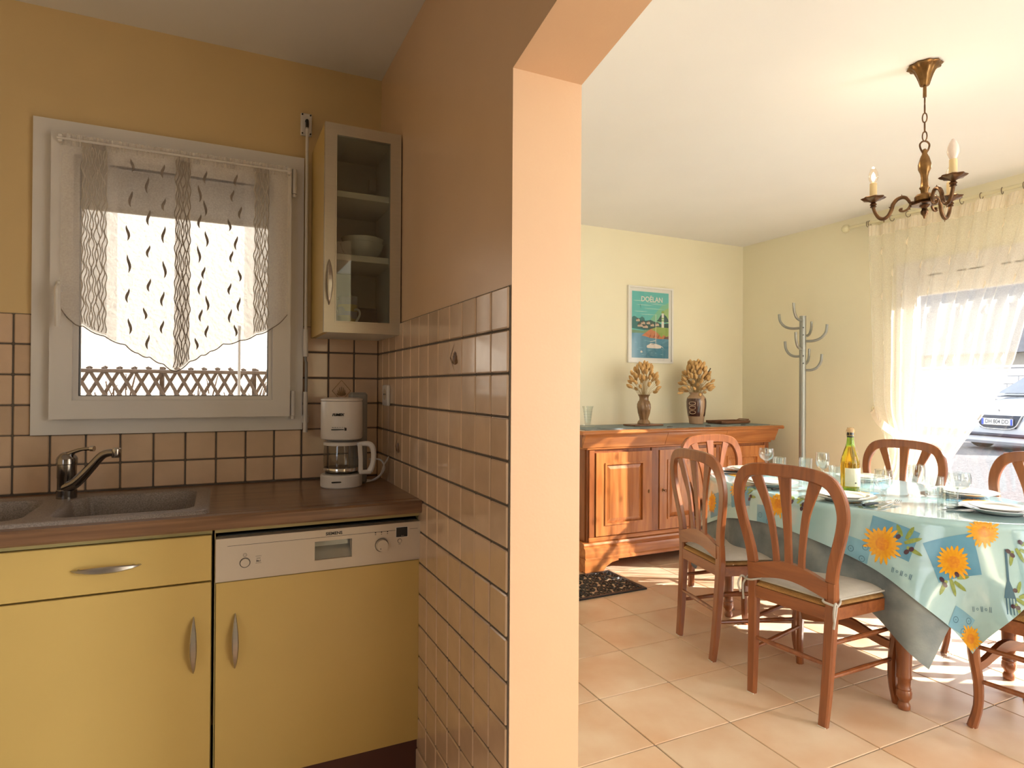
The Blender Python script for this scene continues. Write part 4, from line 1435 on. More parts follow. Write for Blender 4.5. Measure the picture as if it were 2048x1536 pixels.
for u, v, s_ in ((.16, .565, .05), (.30, .525, .055), (.44, .53, .05), (.55, .50, .05), (.22, .485, .07), (.36, .47, .07), (.68, .51, .05)):
    hs_ = pp(pic, 'house', 'house', [(u - s_, v - .018), (u + s_, v - .018), (u + s_, v + .008), (u, v + .032), (u - s_, v + .008)])
    pp(hs_, 'roof', 'rock', [(u - s_ * 1.1, v + .006), (u, v + .036), (u + s_ * .4, v + .022), (u - s_ * .2, v + .008)])
pp(pic, 'shore', 'shore', [(0, .42), (.3, .41), (.55, .44), (.55, .38), (.25, .365), (0, .365)])
pp(pic, 'sea', 'sea1', rect(0, 0, 1, .372))
pp(pic, 'deep_water', 'sea2', [(.3, 0), (1, 0), (1, .27), (.75, .20), (.5, .12)])
pp(pic, 'cliff', 'cliff', [(.26, .335), (.36, .38), (.5, .44), (.66, .47), (.8, .47), (1, .47), (1, .30), (.75, .295), (.5, .305), (.36, .325)])
for u in (.45, .56, .68, .86):
    pp(pic, 'cliff_shade', 'cliff2', [(u, .31), (u + .05, .36), (u + .07, .40), (u + .06, .33), (u + .03, .302)])
pp(pic, 'grass', 'grass', [(.52, .435), (.66, .475), (1, .47), (1, .35), (.93, .33), (.86, .36), (.8, .32), (.74, .36), (.66, .40)])
pp(pic, 'rocks', 'rock', [(.86, .30), (.92, .33), (1, .34), (1, .295)])
lh = pp(pic, 'lighthouse', 'white', [(.80, .47), (.87, .47), (.865, .69), (.805, .69)])
pp(lh, 'lantern', 'grass', [(.79, .69), (.88, .69), (.87, .715), (.835, .735), (.80, .715)])
for v in (.60, .565):
    pp(lh, 'stripe', 'sky3', rect(.802, v, .868, v + .022))
for k in range(26):
    u, v, l_ = random.uniform(.02, .85), random.uniform(.02, .31), random.uniform(.05, .16)
    pp(pic, 'wave', random.choice(('sea3', 'sea1', 'sea2', 'sea3')), [(u, v), (u + l_ * .5, v + .005), (u + l_, v), (u + l_ * .5, v - .004)])
bt = pp(pic, 'sailing_boat', 'hull', [(.39, .165), (.40, .19), (.46, .205), (.50, .225), (.66, .215), (.78, .195), (.79, .185), (.79, .155), (.70, .148), (.42, .152)])
pp(bt, 'mast', 'white', rect(.635, .20, .646, .665))
pp(bt, 'boom', 'white', [(.48, .245), (.64, .262), (.64, .272), (.49, .252)])
pp(bt, 'portholes', 'rock', rect(.52, .206, .60, .212))
pp(bt, 'dinghy_line', 'white', [(.79, .18), (.85, .155), (.855, .158), (.80, .19)])
pp(pic, 'buoy', 'white', [(.22, .085), (.24, .11), (.27, .105), (.29, .085), (.25, .075)])
pp(pic, 'gull', 'tree', [(.2, .80), (.215, .785), (.225, .75), (.23, .745), (.228, .77), (.222, .795)])
layer[0] += 4
yT = -.0085 - layer[0] * .00004
text('lettering', 'DOËLAN', .058, 'print_white', pic, facing_y(.012, yT, ZH * .77), extrude=.0001, bold=.0012, sx=.95)
pp(pic, 'sub_lettering', 'cloud', rect(.40, .835, .70, .842))
text('lettering', '· · · · ·', .018, 'print_white', pic, facing_y(.01, yT, -ZH * .92), extrude=.0001)
# ================================================================== TABLE
TC, TROT, TA, TB, TZ = (2.81, 2.03), math.radians(-3), .475, .845, .757


def ell_near(x, y, a, b):
    """nearest point of an ellipse to an outside point -> parameter"""
    t = math.atan2(y * a, x * b)
    for _ in range(12):
        c, s_ = math.cos(t), math.sin(t)
        ex, ey = a * c, b * s_
        dx, dy = -a * s_, b * c
        f = (ex - x) * dx + (ey - y) * dy
        f1 = dx * dx + dy * dy + (ex - x) * (-a * c) + (ey - y) * (-b * s_)
        st = f / f1 if abs(f1) > 1e-9 else 0
        t -= max(-.3, min(.3, st))
    return t


def drape(s_, t_, lay, side):
    """cloth plane coordinates -> draped position (local to the table), lay = 0 under cloth, 1 top cloth"""
    off = .0015 + .0035 * lay
    z0 = .0015 + .0022 * lay
    if (s_ / TA) ** 2 + (t_ / TB) ** 2 <= 1:
        return (s_, t_, z0)
    p = ell_near(s_, t_, TA, TB)
    ex, ey = TA * math.cos(p), TB * math.sin(p)
    nx, ny = math.cos(p) / TA, math.sin(p) / TB
    l_ = math.hypot(nx, ny)
    nx, ny = nx / l_, ny / l_
    r = math.hypot(s_ - ex, t_ - ey)
    rho = .016
    if r < rho * PI / 2:
        a = r / rho
        o, z = rho * math.sin(a), -rho * (1 - math.cos(a))
    else:
        q = r - rho * PI / 2
        extra = max(0, r - .2)
        fold = (.16 * extra + .018 * q) * math.sin(p * 13 + 1.3)
        o, z = rho + .10 * q + fold * min(1, q / .12), -rho - q * .985
        off += .004 * lay
        o = max(o, .012)
    return (ex + nx * (o + off), ey + ny * (o + off), z0 + z)
tbl = thing('dining_table', 'oval cherry dining table on turned legs under the tablecloths', 'table', (TC[0], TC[1], 0), TROT)
M().prism([(TA * .985 * math.cos(2 * PI * k / 72), TB * .985 * math.sin(2 * PI * k / 72)) for k in range(72)], 'z', TZ - .026, TZ).obj('table_top', 'cherry', tbl)
b = M()
for x in (-.31, .31):
    b.box(x - .011, x + .011, -.49, .49, TZ - .11, TZ - .027)
for y in (-.49, .49):
    b.box(-.31, .31, y - .011, y + .011, TZ - .11, TZ - .027)
b.obj('apron', 'cherry_h', tbl, smooth=0)
leg_me = M().lathe([(.018, 0), (.022, .005), (.0225, .018), (.020, .024), (.0165, .032), (.020, .040), (.0265, .050), (.0275, .068), (.024, .078), (.026, .084), (.022, .092), (.023, .118), (.027, .124), (.027, .132), (.0255, .138), (.031, .30), (.034, .45), (.030, .55), (.034, .57), (.034, .60), (.038, .63), (.038, TZ - .027)], 24).mesh('leg', 'cherry')
for x, y in ((-.355, -.53), (.31, -.53), (-.30, .50), (.34, .50)):
    put('leg', leg_me, tbl, (x, y, 0))

mat('felt_grey', (.30, .33, .33), .85, col2=(.11, .14, .165), vscale=7, bump=.3, bscale=120)
mat('oilcloth', (.44, .66, .73), .14, col2=(.33, .56, .62), vscale=5, coat=1.0, spec=.6)
mat('oil_blue', (.10, .30, .48), .2, col2=(.16, .40, .58), vscale=9, coat=.4)
mat('oil_blue2', (.22, .48, .66), .2, var=.2, vscale=9, coat=.4)
mat('oil_yellow', (.88, .46, .015), .25, col2=(.80, .36, .01), vscale=60, coat=.4)
mat('oil_amber', (.74, .30, .01), .25, col2=(.86, .42, .012), vscale=60, coat=.4)
mat('oil_orange', (.66, .20, .01), .3, col2=(.80, .34, .01), vscale=120, coat=.4)
mat('oil_green', (.20, .28, .05), .25, col2=(.32, .40, .10), vscale=60, coat=.4)
mat('oil_olive', (.075, .03, .06), .2, var=.3, vscale=40, coat=.5)
mat('oil_ink', (.05, .16, .26), .3, var=.2)
A1, B1, S1 = .625, 1.045, .15
A0, B0, S0 = .80, .895, .33
uc = thing('under_cloth', 'grey felt under-cloth hanging below the patterned tablecloth', 'tablecloth', (TC[0], TC[1], TZ), TROT)
M().grid(lambda u, v: drape(-A0 + 2 * A0 * u, -B0 + 2 * B0 * v, 0, S0), 150, 170).obj('cloth', 'felt_grey', uc, fix=False, smooth=80)
tcl = thing('tablecloth', 'pale aqua oilcloth printed with sunflowers and olives on the oval table', 'tablecloth', (TC[0], TC[1], TZ), TROT)
cl = M().grid(lambda u, v: drape(-A1 + 2 * A1 * u, -B1 + 2 * B1 * v, 1, S1), 140, 220).obj('cloth', 'oilcloth', tcl, fix=False, smooth=80)


def on_cloth(s_, t_, lift):
    s_ = max(-A1 + .001, min(A1 - .001, s_))
    t_ = max(-B1 + .001, min(B1 - .001, t_))
    p = Vector(drape(s_, t_, 1, S1))
    e = .004
    du = Vector(drape(s_ + e, t_, 1, S1)) - Vector(drape(s_ - e, t_, 1, S1))
    dv = Vector(drape(s_, t_ + e, 1, S1)) - Vector(drape(s_, t_ - e, 1, S1))
    n = du.cross(dv)
    n = n.normalized() if n.length > 1e-12 else Vector((0, 0, 1))
    return p + n * lift


def decal_strip(b, pts_a, pts_b, nseg, lift):
    """surface between two polylines of the same length, laid on the cloth"""
    vs, fs = [], []
    n = len(pts_a)
    for i in range(n):
        for k in range(nseg + 1):
            f = k / nseg
            vs.append(on_cloth(pts_a[i][0] + (pts_b[i][0] - pts_a[i][0]) * f, pts_a[i][1] + (pts_b[i][1] - pts_a[i][1]) * f, lift))
    for i in range(n - 1):
        for k in range(nseg):
            q = i * (nseg + 1) + k
            fs.append((q, q + 1, q + nseg + 2, q + nseg + 1))
    b.add(vs, fs)


def xf(c, rot, p):
    return (c[0] + p[0] * math.cos(rot) - p[1] * math.sin(rot), c[1] + p[0] * math.sin(rot) + p[1] * math.cos(rot))


def petal(b, c, rot, a, r0, r1, wd, lift):
    n = 7
    pa, pb = [], []
    for i in range(n):
        f = i / (n - 1)
        r = r0 + (r1 - r0) * f
        hw = wd * (.35 + .65 * math.sin(PI * min(1, .15 + f * .8))) * (1 if f < .98 else .15)
        pa.append(xf(c, rot + a, (r, -hw)))
        pb.append(xf(c, rot + a, (r, hw)))
    decal_strip(b, pa, pb, 2, lift)


def square(c, rot, w_, h_, material, lift, nm):
    b = M()
    n = max(4, int(h_ / .012))
    pa = [xf(c, rot, (-w_ / 2, -h_ / 2 + h_ * i / n)) for i in range(n + 1)]
    pb = [xf(c, rot, (w_ / 2, -h_ / 2 + h_ * i / n)) for i in range(n + 1)]
    decal_strip(b, pa, pb, max(4, int(w_ / .012)), lift)
    return b.obj(nm, material, cl, fix=False, smooth=80)


def flower(c, r, rot):
    b = M()
    b.mat = 0
    n = 20
    for k in range(n):
        petal(b, c, rot, 2 * PI * k / n + random.uniform(-.05, .05), r * .30, r * random.uniform(.82, 1.12), r * .095, .0016 + .00025 * (k % 2))
    b.mat = 2
    for k in range(n):
        petal(b, c, rot, 2 * PI * (k + .5) / n, r * .25, r * .72, r * .075, .0022)
    b.mat = 1
    decal_strip(b, [xf(c, 0, (r * .34 * math.cos(2 * PI * k / 20), r * .34 * math.sin(2 * PI * k / 20))) for k in range(21)], [c] * 21, 4, .0026)
    b.obj('sunflower_print', ['oil_yellow', 'oil_orange', 'oil_amber'], cl, fix=False, smooth=80)


def sprig(c, rot, sc):
    b = M()
    b.mat = 0
    for a, l_, o in ((.2, .075, (0, 0)), (.9, .065, (.01, .01)), (-.6, .07, (.005, -.012)), (1.7, .055, (.0, .02))):
        cc = xf(c, rot, (o[0] * sc, o[1] * sc))
        petal(b, cc, rot, a, .004, l_ * sc * .85, .0072 * sc, .0017)
    b.mat = 1
    for o in ((-.012, .024), (.004, -.03), (.022, -.022)):
        cc = xf(c, rot, (o[0] * sc, o[1] * sc))
        ov = [(.010 * sc * math.cos(t), .0075 * sc * math.sin(t)) for t in [2 * PI * q / 14 for q in range(15)]]
        decal_strip(b, [xf(cc, rot + .6, p) for p in ov], [cc] * 15, 2, .0024)
    b.obj('olive_print', ['oil_green', 'oil_olive'], cl, fix=False, smooth=80)


def rings(c, rot, sq):
    for o in ((-.028, -.025), (.022, -.028), (-.005, .028)):
        cc = xf(c, rot, o)
        b = M()
        a = [(math.cos(2 * PI * q / 16), math.sin(2 * PI * q / 16)) for q in range(17)]
        decal_strip(b, [xf(cc, 0, (.0125 * p[0], .0125 * p[1])) for p in a], [xf(cc, 0, (.0105 * p[0], .0105 * p[1])) for p in a], 1, .0018)
        decal_strip(b, [xf(cc, 0, (.002 * p[0], .002 * p[1])) for p in a], [cc] * 17, 1, .0018)
        o_ = b.obj('ring_print', 'oil_ink', sq, fix=False, smooth=80)


# printed squares, flowers, olives (cloth coordinates)
for c, rot, w_, h_ in (((-.475, -.545), .15, .12, .17), ((-.405, -.755), .95, .15, .17), ((-.50, .22), .1, .13, .15), ((-.545, .47), .0, .12, .15), ((-.10, -.10), .3, .15, .18), ((.12, .35), .2, .15, .18), ((.20, -.45), .4, .15, .18), ((-.20, .55), .3, .15, .18)):
    square(c, rot, w_, h_, 'oil_blue', .0009, 'blue_square_print')
for c, rot in (((-.585, -.445), .1), ((-.575, -.925), .2), ((-.585, .035), .05), ((.3, .1), .3), ((-.3, .75), .1)):
    rings(c, rot, square(c, rot, .085, .10, 'oil_blue2', .0011, 'pale_square_print'))
for c, r, rot in (((-.515, -.525), .075, .3), ((-.42, -.765), .066, 1.0), ((-.262, -.765), .055, .2), ((-.525, .515), .06, 0), ((-.475, .245), .055, .5), ((-.520, -.045), .062, 0), ((-.590, -1.0), .055, .4), ((-.33, -.26), .06, .2), ((-.10, -.12), .065, .2), ((.12, .33), .065, .8), ((.20, -.47), .065, .5), ((-.20, .53), .065, .1), ((.05, -.62), .06, .1)):
    flower(c, r, rot)
for c, rot, sc in (((-.470, -.590), -.9, 1.1), ((-.475, -.79), -2.4, 1.1), ((-.215, -.865), -1.8, 1.0), ((-.50, -.14), -.6, 1.0), ((-.36, -.35), -1.8, 1.0), ((-.16, -.18), 2.2, 1), ((.05, .26), 2.2, 1), ((-.33, -1.0), -1.2, 1.0), ((-.505, .16), -1.0, .9)):
    sprig(c, rot, sc)
# little bar motifs and the printed fork
for c, rot in (((-.575, -.635), .25), ((-.47, -.955), .9), ((-.56, .33), .1)):
    b = M()
    for k in range(5):
        x = -.036 + k * .018
        if k % 2 == 0:
            for d in (-.003, .003):
                decal_strip(b, [xf(c, rot + PI / 2, (x + d - .0011, -.010)), xf(c, rot + PI / 2, (x + d - .0011, .010))], [xf(c, rot + PI / 2, (x + d + .0011, -.010)), xf(c, rot + PI / 2, (x + d + .0011, .010))], 1, .0016)
        else:
            a = [(math.cos(2 * PI * q / 10), math.sin(2 * PI * q / 10)) for q in range(11)]
            cc = xf(c, rot + PI / 2, (x, 0))
            decal_strip(b, [xf(cc, 0, (.005 * p[0], .005 * p[1])) for p in a], [xf(cc, 0, (.0032 * p[0], .0032 * p[1])) for p in a], 1, .0016)
    b.obj('bar_print', 'oil_ink', cl, fix=False, smooth=80)
b = M()
c, rot = (-.33, -.965), -2.2
for k in range(4):
    decal_strip(b, [xf(c, rot, (.03, -.018 + k * .012)), xf(c, rot, (.085, -.020 + k * .0135))], [xf(c, rot, (.03, -.013 + k * .012)), xf(c, rot, (.085, -.016 + k * .0135))], 1, .0016)
decal_strip(b, [xf(c, rot, (x, -h)) for x, h in ((-.14, .004), (-.03, .005), (0, .016), (.03, .023))], [xf(c, rot, (x, h)) for x, h in ((-.14, .004), (-.03, .005), (0, .016), (.03, .023))], 2, .0016)
b.obj('fork_print', 'oil_ink', cl, fix=False, smooth=80)


# ================================================================== CHAIRS
mat('rush', (.55, .30, .10), .8, col2=(.36, .17, .05), vscale=3, bump=1.0, bscale=90, stretch=(1, 12, 1), bdist=.004)
mat('cushion_grey', (.50, .46, .41), .95, var=.08, vscale=40, bump=.3, bscale=300)
mat('felt_pad', (.72, .66, .58), .9, var=.1)


def make_chair():
    r = thing('dining_chair', 'chair', 'chair')
    # rear legs
    for s_ in (-1, 1):
        path = smoothpath([(s_ * .152, -.222, .0), (s_ * .157, -.210, .12), (s_ * .162, -.198, .30), (s_ * .166, -.192, .44), (s_ * .168, -.196, .53)], 4)
        lg = M().sweep(path, lerp_list([.034, .037, .040, .043, .043], 4), lerp_list([.026, .030, .034, .034, .030], 4), (0, 1, 0), .18).obj('leg', 'cherry', r)
        M().box(s_ * .152 - .016, s_ * .152 + .016, -.236, -.208, 0, .004, .001).obj('felt_pad', 'felt_pad', lg)
    # hoop
    half = [(.168, -.196, .53), (.176, -.199, .585), (.193, -.204, .65), (.212, -.210, .72), (.222, -.216, .785), (.212, -.224, .850), (.178, -.232, .902), (.110, -.238, .922), (0, -.241, .926)]
    full = half + [(-x, y, z) for x, y, z in half[-2::-1]]
    wd = [.043, .042, .041, .041, .043, .047, .050, .050, .050]
    M().sweep(smoothpath(full, 4), lerp_list(wd + wd[-2::-1], 4), .024, (0, 1, -.08), .18).obj('back_frame', 'cherry', r)
    # splats
    for pts, ws in (([(0, -.205, .545), (0, -.211, .66), (0, -.222, .78), (0, -.236, .912)], [.032, .030, .037, .056]),
                    ([(.052, -.204, .535), (.060, -.209, .64), (.082, -.219, .77), (.126, -.234, .895)], [.028, .026, .031, .050]),
                    ([(-.052, -.204, .535), (-.060, -.209, .64), (-.082, -.219, .77), (-.126, -.234, .895)], [.028, .026, .031, .050])):
        M().sweep(smoothpath(pts, 5), lerp_list(ws, 5), .012, (0, 1, 0), .15).obj('splat', 'cherry', r)
    # shaped lower back rail
    top, bot = [], []
    for k in range(17):
        x = -.160 + .32 * k / 16
        c = math.cos(PI * x / .32)
        top.append((x, .528 + .036 * c ** 1.2 if c > 0 else .528))
        bot.append((x, .466 + .030 * (c ** 1.2 if c > 0 else 0)))
    M().prism(top + bot[::-1], 'y', -.212, -.190).obj('back_rail', 'cherry_rail', r, smooth=30)
    # seat frame
    b = M().prism([(-.155, -.208), (.155, -.208), (.155, -.186), (-.155, -.186)], 'z', .388, .436)
    for s_ in (-1, 1):
        b.prism([(s_ * .150, -.195), (s_ * .172, -.195), (s_ * .222, .190), (s_ * .200, .190)], 'z', .388, .432)
    b.obj('seat_frame', 'cherry_rail', r, smooth=0)
    ap = [(-.205 + .41 * k / 14, .388 - .018 * abs(math.sin(PI * 1.5 * k / 14)) ** 2 * 0 + (.014 * math.sin(PI * k / 14))) for k in range(15)]
    M().prism([(-.205, .432), (.205, .432)] + [(x, z - .012) for x, z in ap[::-1]], 'y', .180, .202).obj('apron', 'cherry_rail', r, smooth=30)

    def seat(u, v):
        y = -.205 + .412 * v
        hw = .163 + .060 * v
        x = -hw + 2 * hw * u
        d = min(min(u, 1 - u), min(v, 1 - v))
        z = .4365 + .018 * min(1, d / .06) ** .5 - .010 * math.sin(PI * u) * math.sin(PI * v)
        q = (x if abs(v - .5) > abs(u - .5) else y)
        return (x, y, z + .0022 * abs(math.sin(q * PI / .009)))
    M().grid(seat, 130, 110).obj('rush_seat', 'rush', r, fix=False, smooth=80)
    # front legs, gently S-shaped
    for s_ in (-1, 1):
        path = smoothpath([(s_ * .205, .186, .436), (s_ * .207, .192, .36), (s_ * .204, .192, .27), (s_ * .198, .180, .17), (s_ * .199, .180, .08), (s_ * .207, .196, .0)], 4)
        lg = M().sweep(path, lerp_list([.040, .040, .036, .030, .028, .030], 4), lerp_list([.040, .040, .036, .031, .029, .032], 4), (0, 1, 0), .3).obj('leg', 'cherry', r)
        M().box(s_ * .207 - .012, s_ * .207 + .012, .184, .208, 0, .004, .001).obj('felt_pad', 'felt_pad', lg)
    # stretchers
    for s_ in (-1, 1):
        for z, ya in ((.300, -.200), (.175, -.210)):
            xr = .160 if z > .2 else .157
            b = M().tube([(s_ * xr, ya, z), (s_ * (xr + .02), -.01, z), (s_ * (.202 if z > .2 else .198), .186, z)], [.0075, .0105, .0075], 10)
            b.obj('stretcher', 'cherry', r)
    M().tube([(-.158, -.207, .225), (0, -.207, .225), (.158, -.207, .225)], [.0075, .0105, .0075], 10).obj('stretcher', 'cherry', r)
    tp = [(-.198 + .396 * k / 16, .262 + .022 * math.cos(2 * PI * (k / 16 - .5))) for k in range(17)]
    bt_ = [(x, z - .036 - .006 * math.cos(2 * PI * (k / 16 - .5))) for k, (x, z) in enumerate(tp)]
    M().prism(tp + bt_[::-1], 'y', .176, .194).obj('front_stretcher', 'cherry_rail', r, smooth=30)
    return r


ch0 = make_chair()
chairs = [
    # label, chair centre, facing azimuth
    ('cherry wood chair in the foreground with its back to us and a tied seat cushion', (2.232, 1.745), 7),
    ('cherry wood chair seen obliquely on the left, between sideboard and foreground chair', (2.305, 2.262), -12),
    ('cherry wood chair at the far end of the table in front of the sideboard', (2.845, 2.80), -93),
    ('cherry wood chair in front of the sheer curtain beyond the bottle', (3.40, 2.275), 180),
    ('cherry wood chair back cut by the right picture edge before the patio door', (3.31, 1.55), 178),
    ('cherry wood chair at the near table end with only front leg and seat showing', (2.745, 1.145), 92),
]
chair_objs = []
for k, (lb, c, az) in enumerate(chairs):
    o = ch0 if k == 0 else copy_tree(ch0)
    o.location = (c[0], c[1], 0)
    o.rotation_euler = (0, 0, math.radians(az - 90))
    tag(o, lb, 'chair', 'dining chairs around the table')
    chair_objs.append(o)


def cushion(label, chair, ties=True):
    c = thing('seat_cushion', label, 'cushion', (chair.location.x, chair.location.y, .4565), chair.rotation_euler.z, 'seat cushions')

    def pad(top):
        def f(u, v):
            y = -.190 + .375 * v
            hw = .168 + .048 * v
            e = min(min(u, 1 - u), min(v, 1 - v))
            k = min(1, e / .14) ** .5
            x = (-hw + 2 * hw * u)
            return (x, y, (.004 + .016 * k + .003 * math.sin(7 * u + 5 * v)) if top else .004 - .003 * k + .002 * math.sin(7 * u))
        return f
    b = M().grid(pad(True), 36, 36).grid(pad(False), 36, 36)
    b.obj('pad', 'cushion_grey', c, fix=False, smooth=80)
    pts = []
    for k in range(4):
        for q in range(12):
            f = q / 12
            u, v = ((f, 0), (1, f), (1 - f, 1), (0, 1 - f))[k]
            p = pad(True)(u, v)
            pts.append((p[0] * 1.005, p[1], .004))
    M().tube(pts, .0038, 6, closed=True).obj('piping', 'cushion_grey', c)
    if ties:
        for s_ in (-1, 1):
            b = M()
            b.tube(smoothpath([(s_ * .135, -.175, .008), (s_ * .150, -.224, .006), (s_ * .175, -.222, .0), (s_ * .194, -.205, -.006)], 4), .0042, 6)
            b.tube(smoothpath([(s_ * .194, -.205, -.006), (s_ * .200, -.228, .010), (s_ * .204, -.245, -.02), (s_ * .200, -.235, -.055)], 4), .0042, 6)
            b.tube(smoothpath([(s_ * .194, -.210, -.006), (s_ * .198, -.222, -.03), (s_ * .192, -.225, -.085)], 4), .0042, 6)
            b.tube(smoothpath([(s_ * .194, -.205, -.006), (s_ * .196, -.19, .004), (s_ * .18, -.165, .008), (s_ * .16, -.16, .01)], 4), .0042, 6)
            b.obj('tie', 'cushion_grey', c)
    return c


cushion('pale grey cushion tied on the foreground chair', chair_objs[0])
c2 = cushion('pale grey cushion lying on the obliquely seen left chair', chair_objs[1], False)
M().box(.205, .2065, -.06, -.035, -.018, .004).obj('care_label', 'paper_white', c2, smooth=0)

# ================================================================== ON THE TABLE
ZT = TZ + .0068
mat('plate_white', (.80, .79, .76), .18, var=.02, coat=.5)
mat('plate_rim', (.60, .57, .50), .2, var=.05, coat=.5)
mat('steel', (.62, .60, .58), .18, 1, var=.1)
mat('knife_black', (.02, .02, .025), .4, var=.2)
big_p = M().lathe([(.075, 0), (.078, .003), (.095, .008), (.128, .019), (.130, .021), (.126, .0215), (.094, .0105), (.07, .0065), (0, .006)], 56).mesh('plate', 'plate_white')
sm_b = M()
sm_b.lathe([(0, 0), (.060, 0), (.063, .003), (.074, .008), (.099, .016)], 48, cap=False)
sm_b.mat = 1
sm_b.lathe([(.099, .016), (.101, .018), (.097, .0185), (.074, .0100)], 48, cap=False)
sm_b.mat = 0
sm_b.lathe([(.074, .0100), (.055, .0065), (0, .006)], 48, cap=False)
sm_p = sm_b.mesh('plate', ['plate_white', 'plate_rim'])
settings = [
    ('before the foreground chair', (2.475, 1.815)),
    ('before the oblique left chair', (2.505, 2.24)),
    ('at the far table end', (2.80, 2.64)),
    ('beyond the bottle', (3.115, 2.17)),
    ('before the far right chair', (3.09, 1.66)),
    ('at the near table end', (2.79, 1.375)),
]
for w_, c in settings:
    tag(put('dinner_plate', big_p, None, (c[0], c[1], ZT)), 'large white dinner plate ' + w_, 'plate', 'dinner plates')
    tag(put('dessert_plate', sm_p, None, (c[0], c[1], ZT + .0068)), 'small white plate stacked on the dinner plate ' + w_, 'plate', 'dessert plates')


def knife(c, az, label):
    t = thing('table_knife', label, 'knife', (c[0], c[1], ZT + .0015), az, 'knives')
    M().sweep([(0, 0, .004), (.05, 0, .0045), (.10, 0, .004)], [.014, .017, .014], [.008, .010, .007], (0, 0, 1), .4).obj('handle', 'knife_black', t)
    M().prism([(.098, -.006), (.20, -.008), (.216, -.002), (.212, .006), (.098, .006)], 'z', .002, .004).obj('blade', 'steel', t, smooth=0)


def fork(c, az, label):
    t = thing('table_fork', label, 'fork', (c[0], c[1], ZT + .0015), az, 'forks')
    M().sweep(smoothpath([(0, 0, .002), (.06, 0, .003), (.12, 0, .006), (.138, 0, .005)], 3), lerp_list([.014, .010, .008, .022], 3), .003, (0, 0, 1), .3).obj('handle', 'steel', t)
    hd = M().prism([(.134, -.011), (.150, -.0125), (.150, .0125), (.134, .011)], 'z', .0035, .006)
    hd.obj('head', 'steel', t, smooth=0)
    for k in range(4):
        y = -.0105 + k * .007
        M().sweep(smoothpath([(.149, y, .005), (.172, y, .002), (.198, y, .010)], 3), .0032, .002, (0, 0, 1), .3).obj('tine', 'steel', t)


TD = TROT + PI / 2
knife((2.405, 1.672), .10, 'black-handled knife beside the plate of the foreground chair')
fork((2.430, 1.622), .22, 'fork beside the plate of the foreground chair')
knife((2.63, 2.70), -.9, 'black-handled knife beside the far-end plate')
fork((2.60, 2.66), -.8, 'fork beside the far-end plate')
knife((2.67, 1.50), -.55, 'knife beside the near-end plate on the right')
fork((2.715, 1.53), -.55, 'fork lying left of the near-end plate on the right')
knife((2.38, 2.115), .05, 'black-handled knife beside the plate of the obliquely seen left chair')

tum = M().lathe([(.030, 0), (.033, .002), (.0345, .012), (.0365, .088), (.0372, .090), (.0358, .090), (.0335, .016), (.026, .010), (0, .011)], 36).mesh('tumbler', 'glassware')
stem_g = M().lathe([(.033, 0), (.034, .002), (.018, .004), (.006, .010), (.008, .018), (.0125, .030), (.008, .042), (.008, .050), (.022, .060), (.032, .078), (.0345, .100), (.034, .125), (.0325, .140), (.0318, .140), (.0330, .124), (.0332, .100), (.031, .080), (.020, .063), (0, .056)], 36).mesh('wine_glass', 'glassware')
wide_g = M().lathe([(.033, 0), (.034, .002), (.016, .004), (.0045, .010), (.004, .055), (.010, .064), (.032, .078), (.042, .096), (.042, .118), (.038, .136), (.0372, .136), (.041, .117), (.0408, .097), (.031, .080), (.008, .067), (0, .066)], 36).mesh('wine_glass', 'glassware')
for me, nm, lb, c in (
        (stem_g, 'wine_glass', 'stemmed glass right of the bottle behind the foreground fork', (2.565, 1.695)),
        (tum, 'tumbler', 'clear tumbler nearest to us beside the near-end plate', (2.665, 1.495)),
        (wide_g, 'wine_glass', 'round-bowled wine glass behind the nearest tumbler', (2.80, 1.525)),
        (stem_g, 'wine_glass', 'stemmed glass in front of the chair by the curtain', (2.875, 1.745)),
        (tum, 'tumbler', 'clear tumbler close beside the bottle', (2.70, 1.87)),
        (stem_g, 'wine_glass', 'stemmed glass left of the bottle', (2.935, 2.275)),
        (tum, 'tumbler', 'clear tumbler between the bottle and the stemmed glass left of it', (2.86, 2.135)),
        (tum, 'tumbler', 'clear tumbler in front of the coat stand', (3.02, 2.45)),
        (wide_g, 'wine_glass', 'round-bowled wine glass in front of the sideboard corner', (2.885, 2.605)),
        (tum, 'tumbler', 'clear tumbler right beside the round-bowled glass near the sideboard', (2.91, 2.535)),
        (tum, 'tumbler', 'clear tumbler behind the nearest tumbler at the table middle', (2.93, 1.70))):
    tag(put(nm, me, None, (c[0], c[1], ZT)), lb, 'glass', 'glasses on the table')

mt, nt, N_, L_, P_ = nodes_of('bottle_green')
P_.inputs['Base Color'].default_value = (.30, .42, .04, 1)
P_.inputs['Roughness'].default_value = .06
P_.inputs['Transmission Weight'].default_value = .75
nz_ = N_.new('ShaderNodeTexNoise')
nz_.inputs['Scale'].default_value = 8
rp_ = N_.new('ShaderNodeValToRGB')
rp_.color_ramp.elements[0].color = (.20, .36, .02, 1)
rp_.color_ramp.elements[1].color = (.36, .50, .05, 1)
L_.new(nz_.outputs[0], rp_.inputs[0])
L_.new(rp_.outputs[0], P_.inputs['Base Color'])
MATS['bottle_green'] = mt
mat('cider', (.62, .34, .02), .08, var=.1, coat=.5)
mat('label_cream', (.72, .68, .50), .6, var=.05)
mat('foil_gold', (.55, .40, .12), .3, .8, var=.3, vscale=60)
mat('cork', (.60, .40, .22), .8, var=.2, vscale=60)
bo = thing('cider_bottle', 'green sparkling cider bottle with cream label on the table', 'bottle', (2.70, 1.945, ZT))
mt2, nt2, N2, L2, P2 = nodes_of('bottle_amber')
P2.inputs['Base Color'].default_value = (.60, .30, .012, 1)
P2.inputs['Roughness'].default_value = .06
P2.inputs['Transmission Weight'].default_value = .9
nz2 = N2.new('ShaderNodeTexNoise')
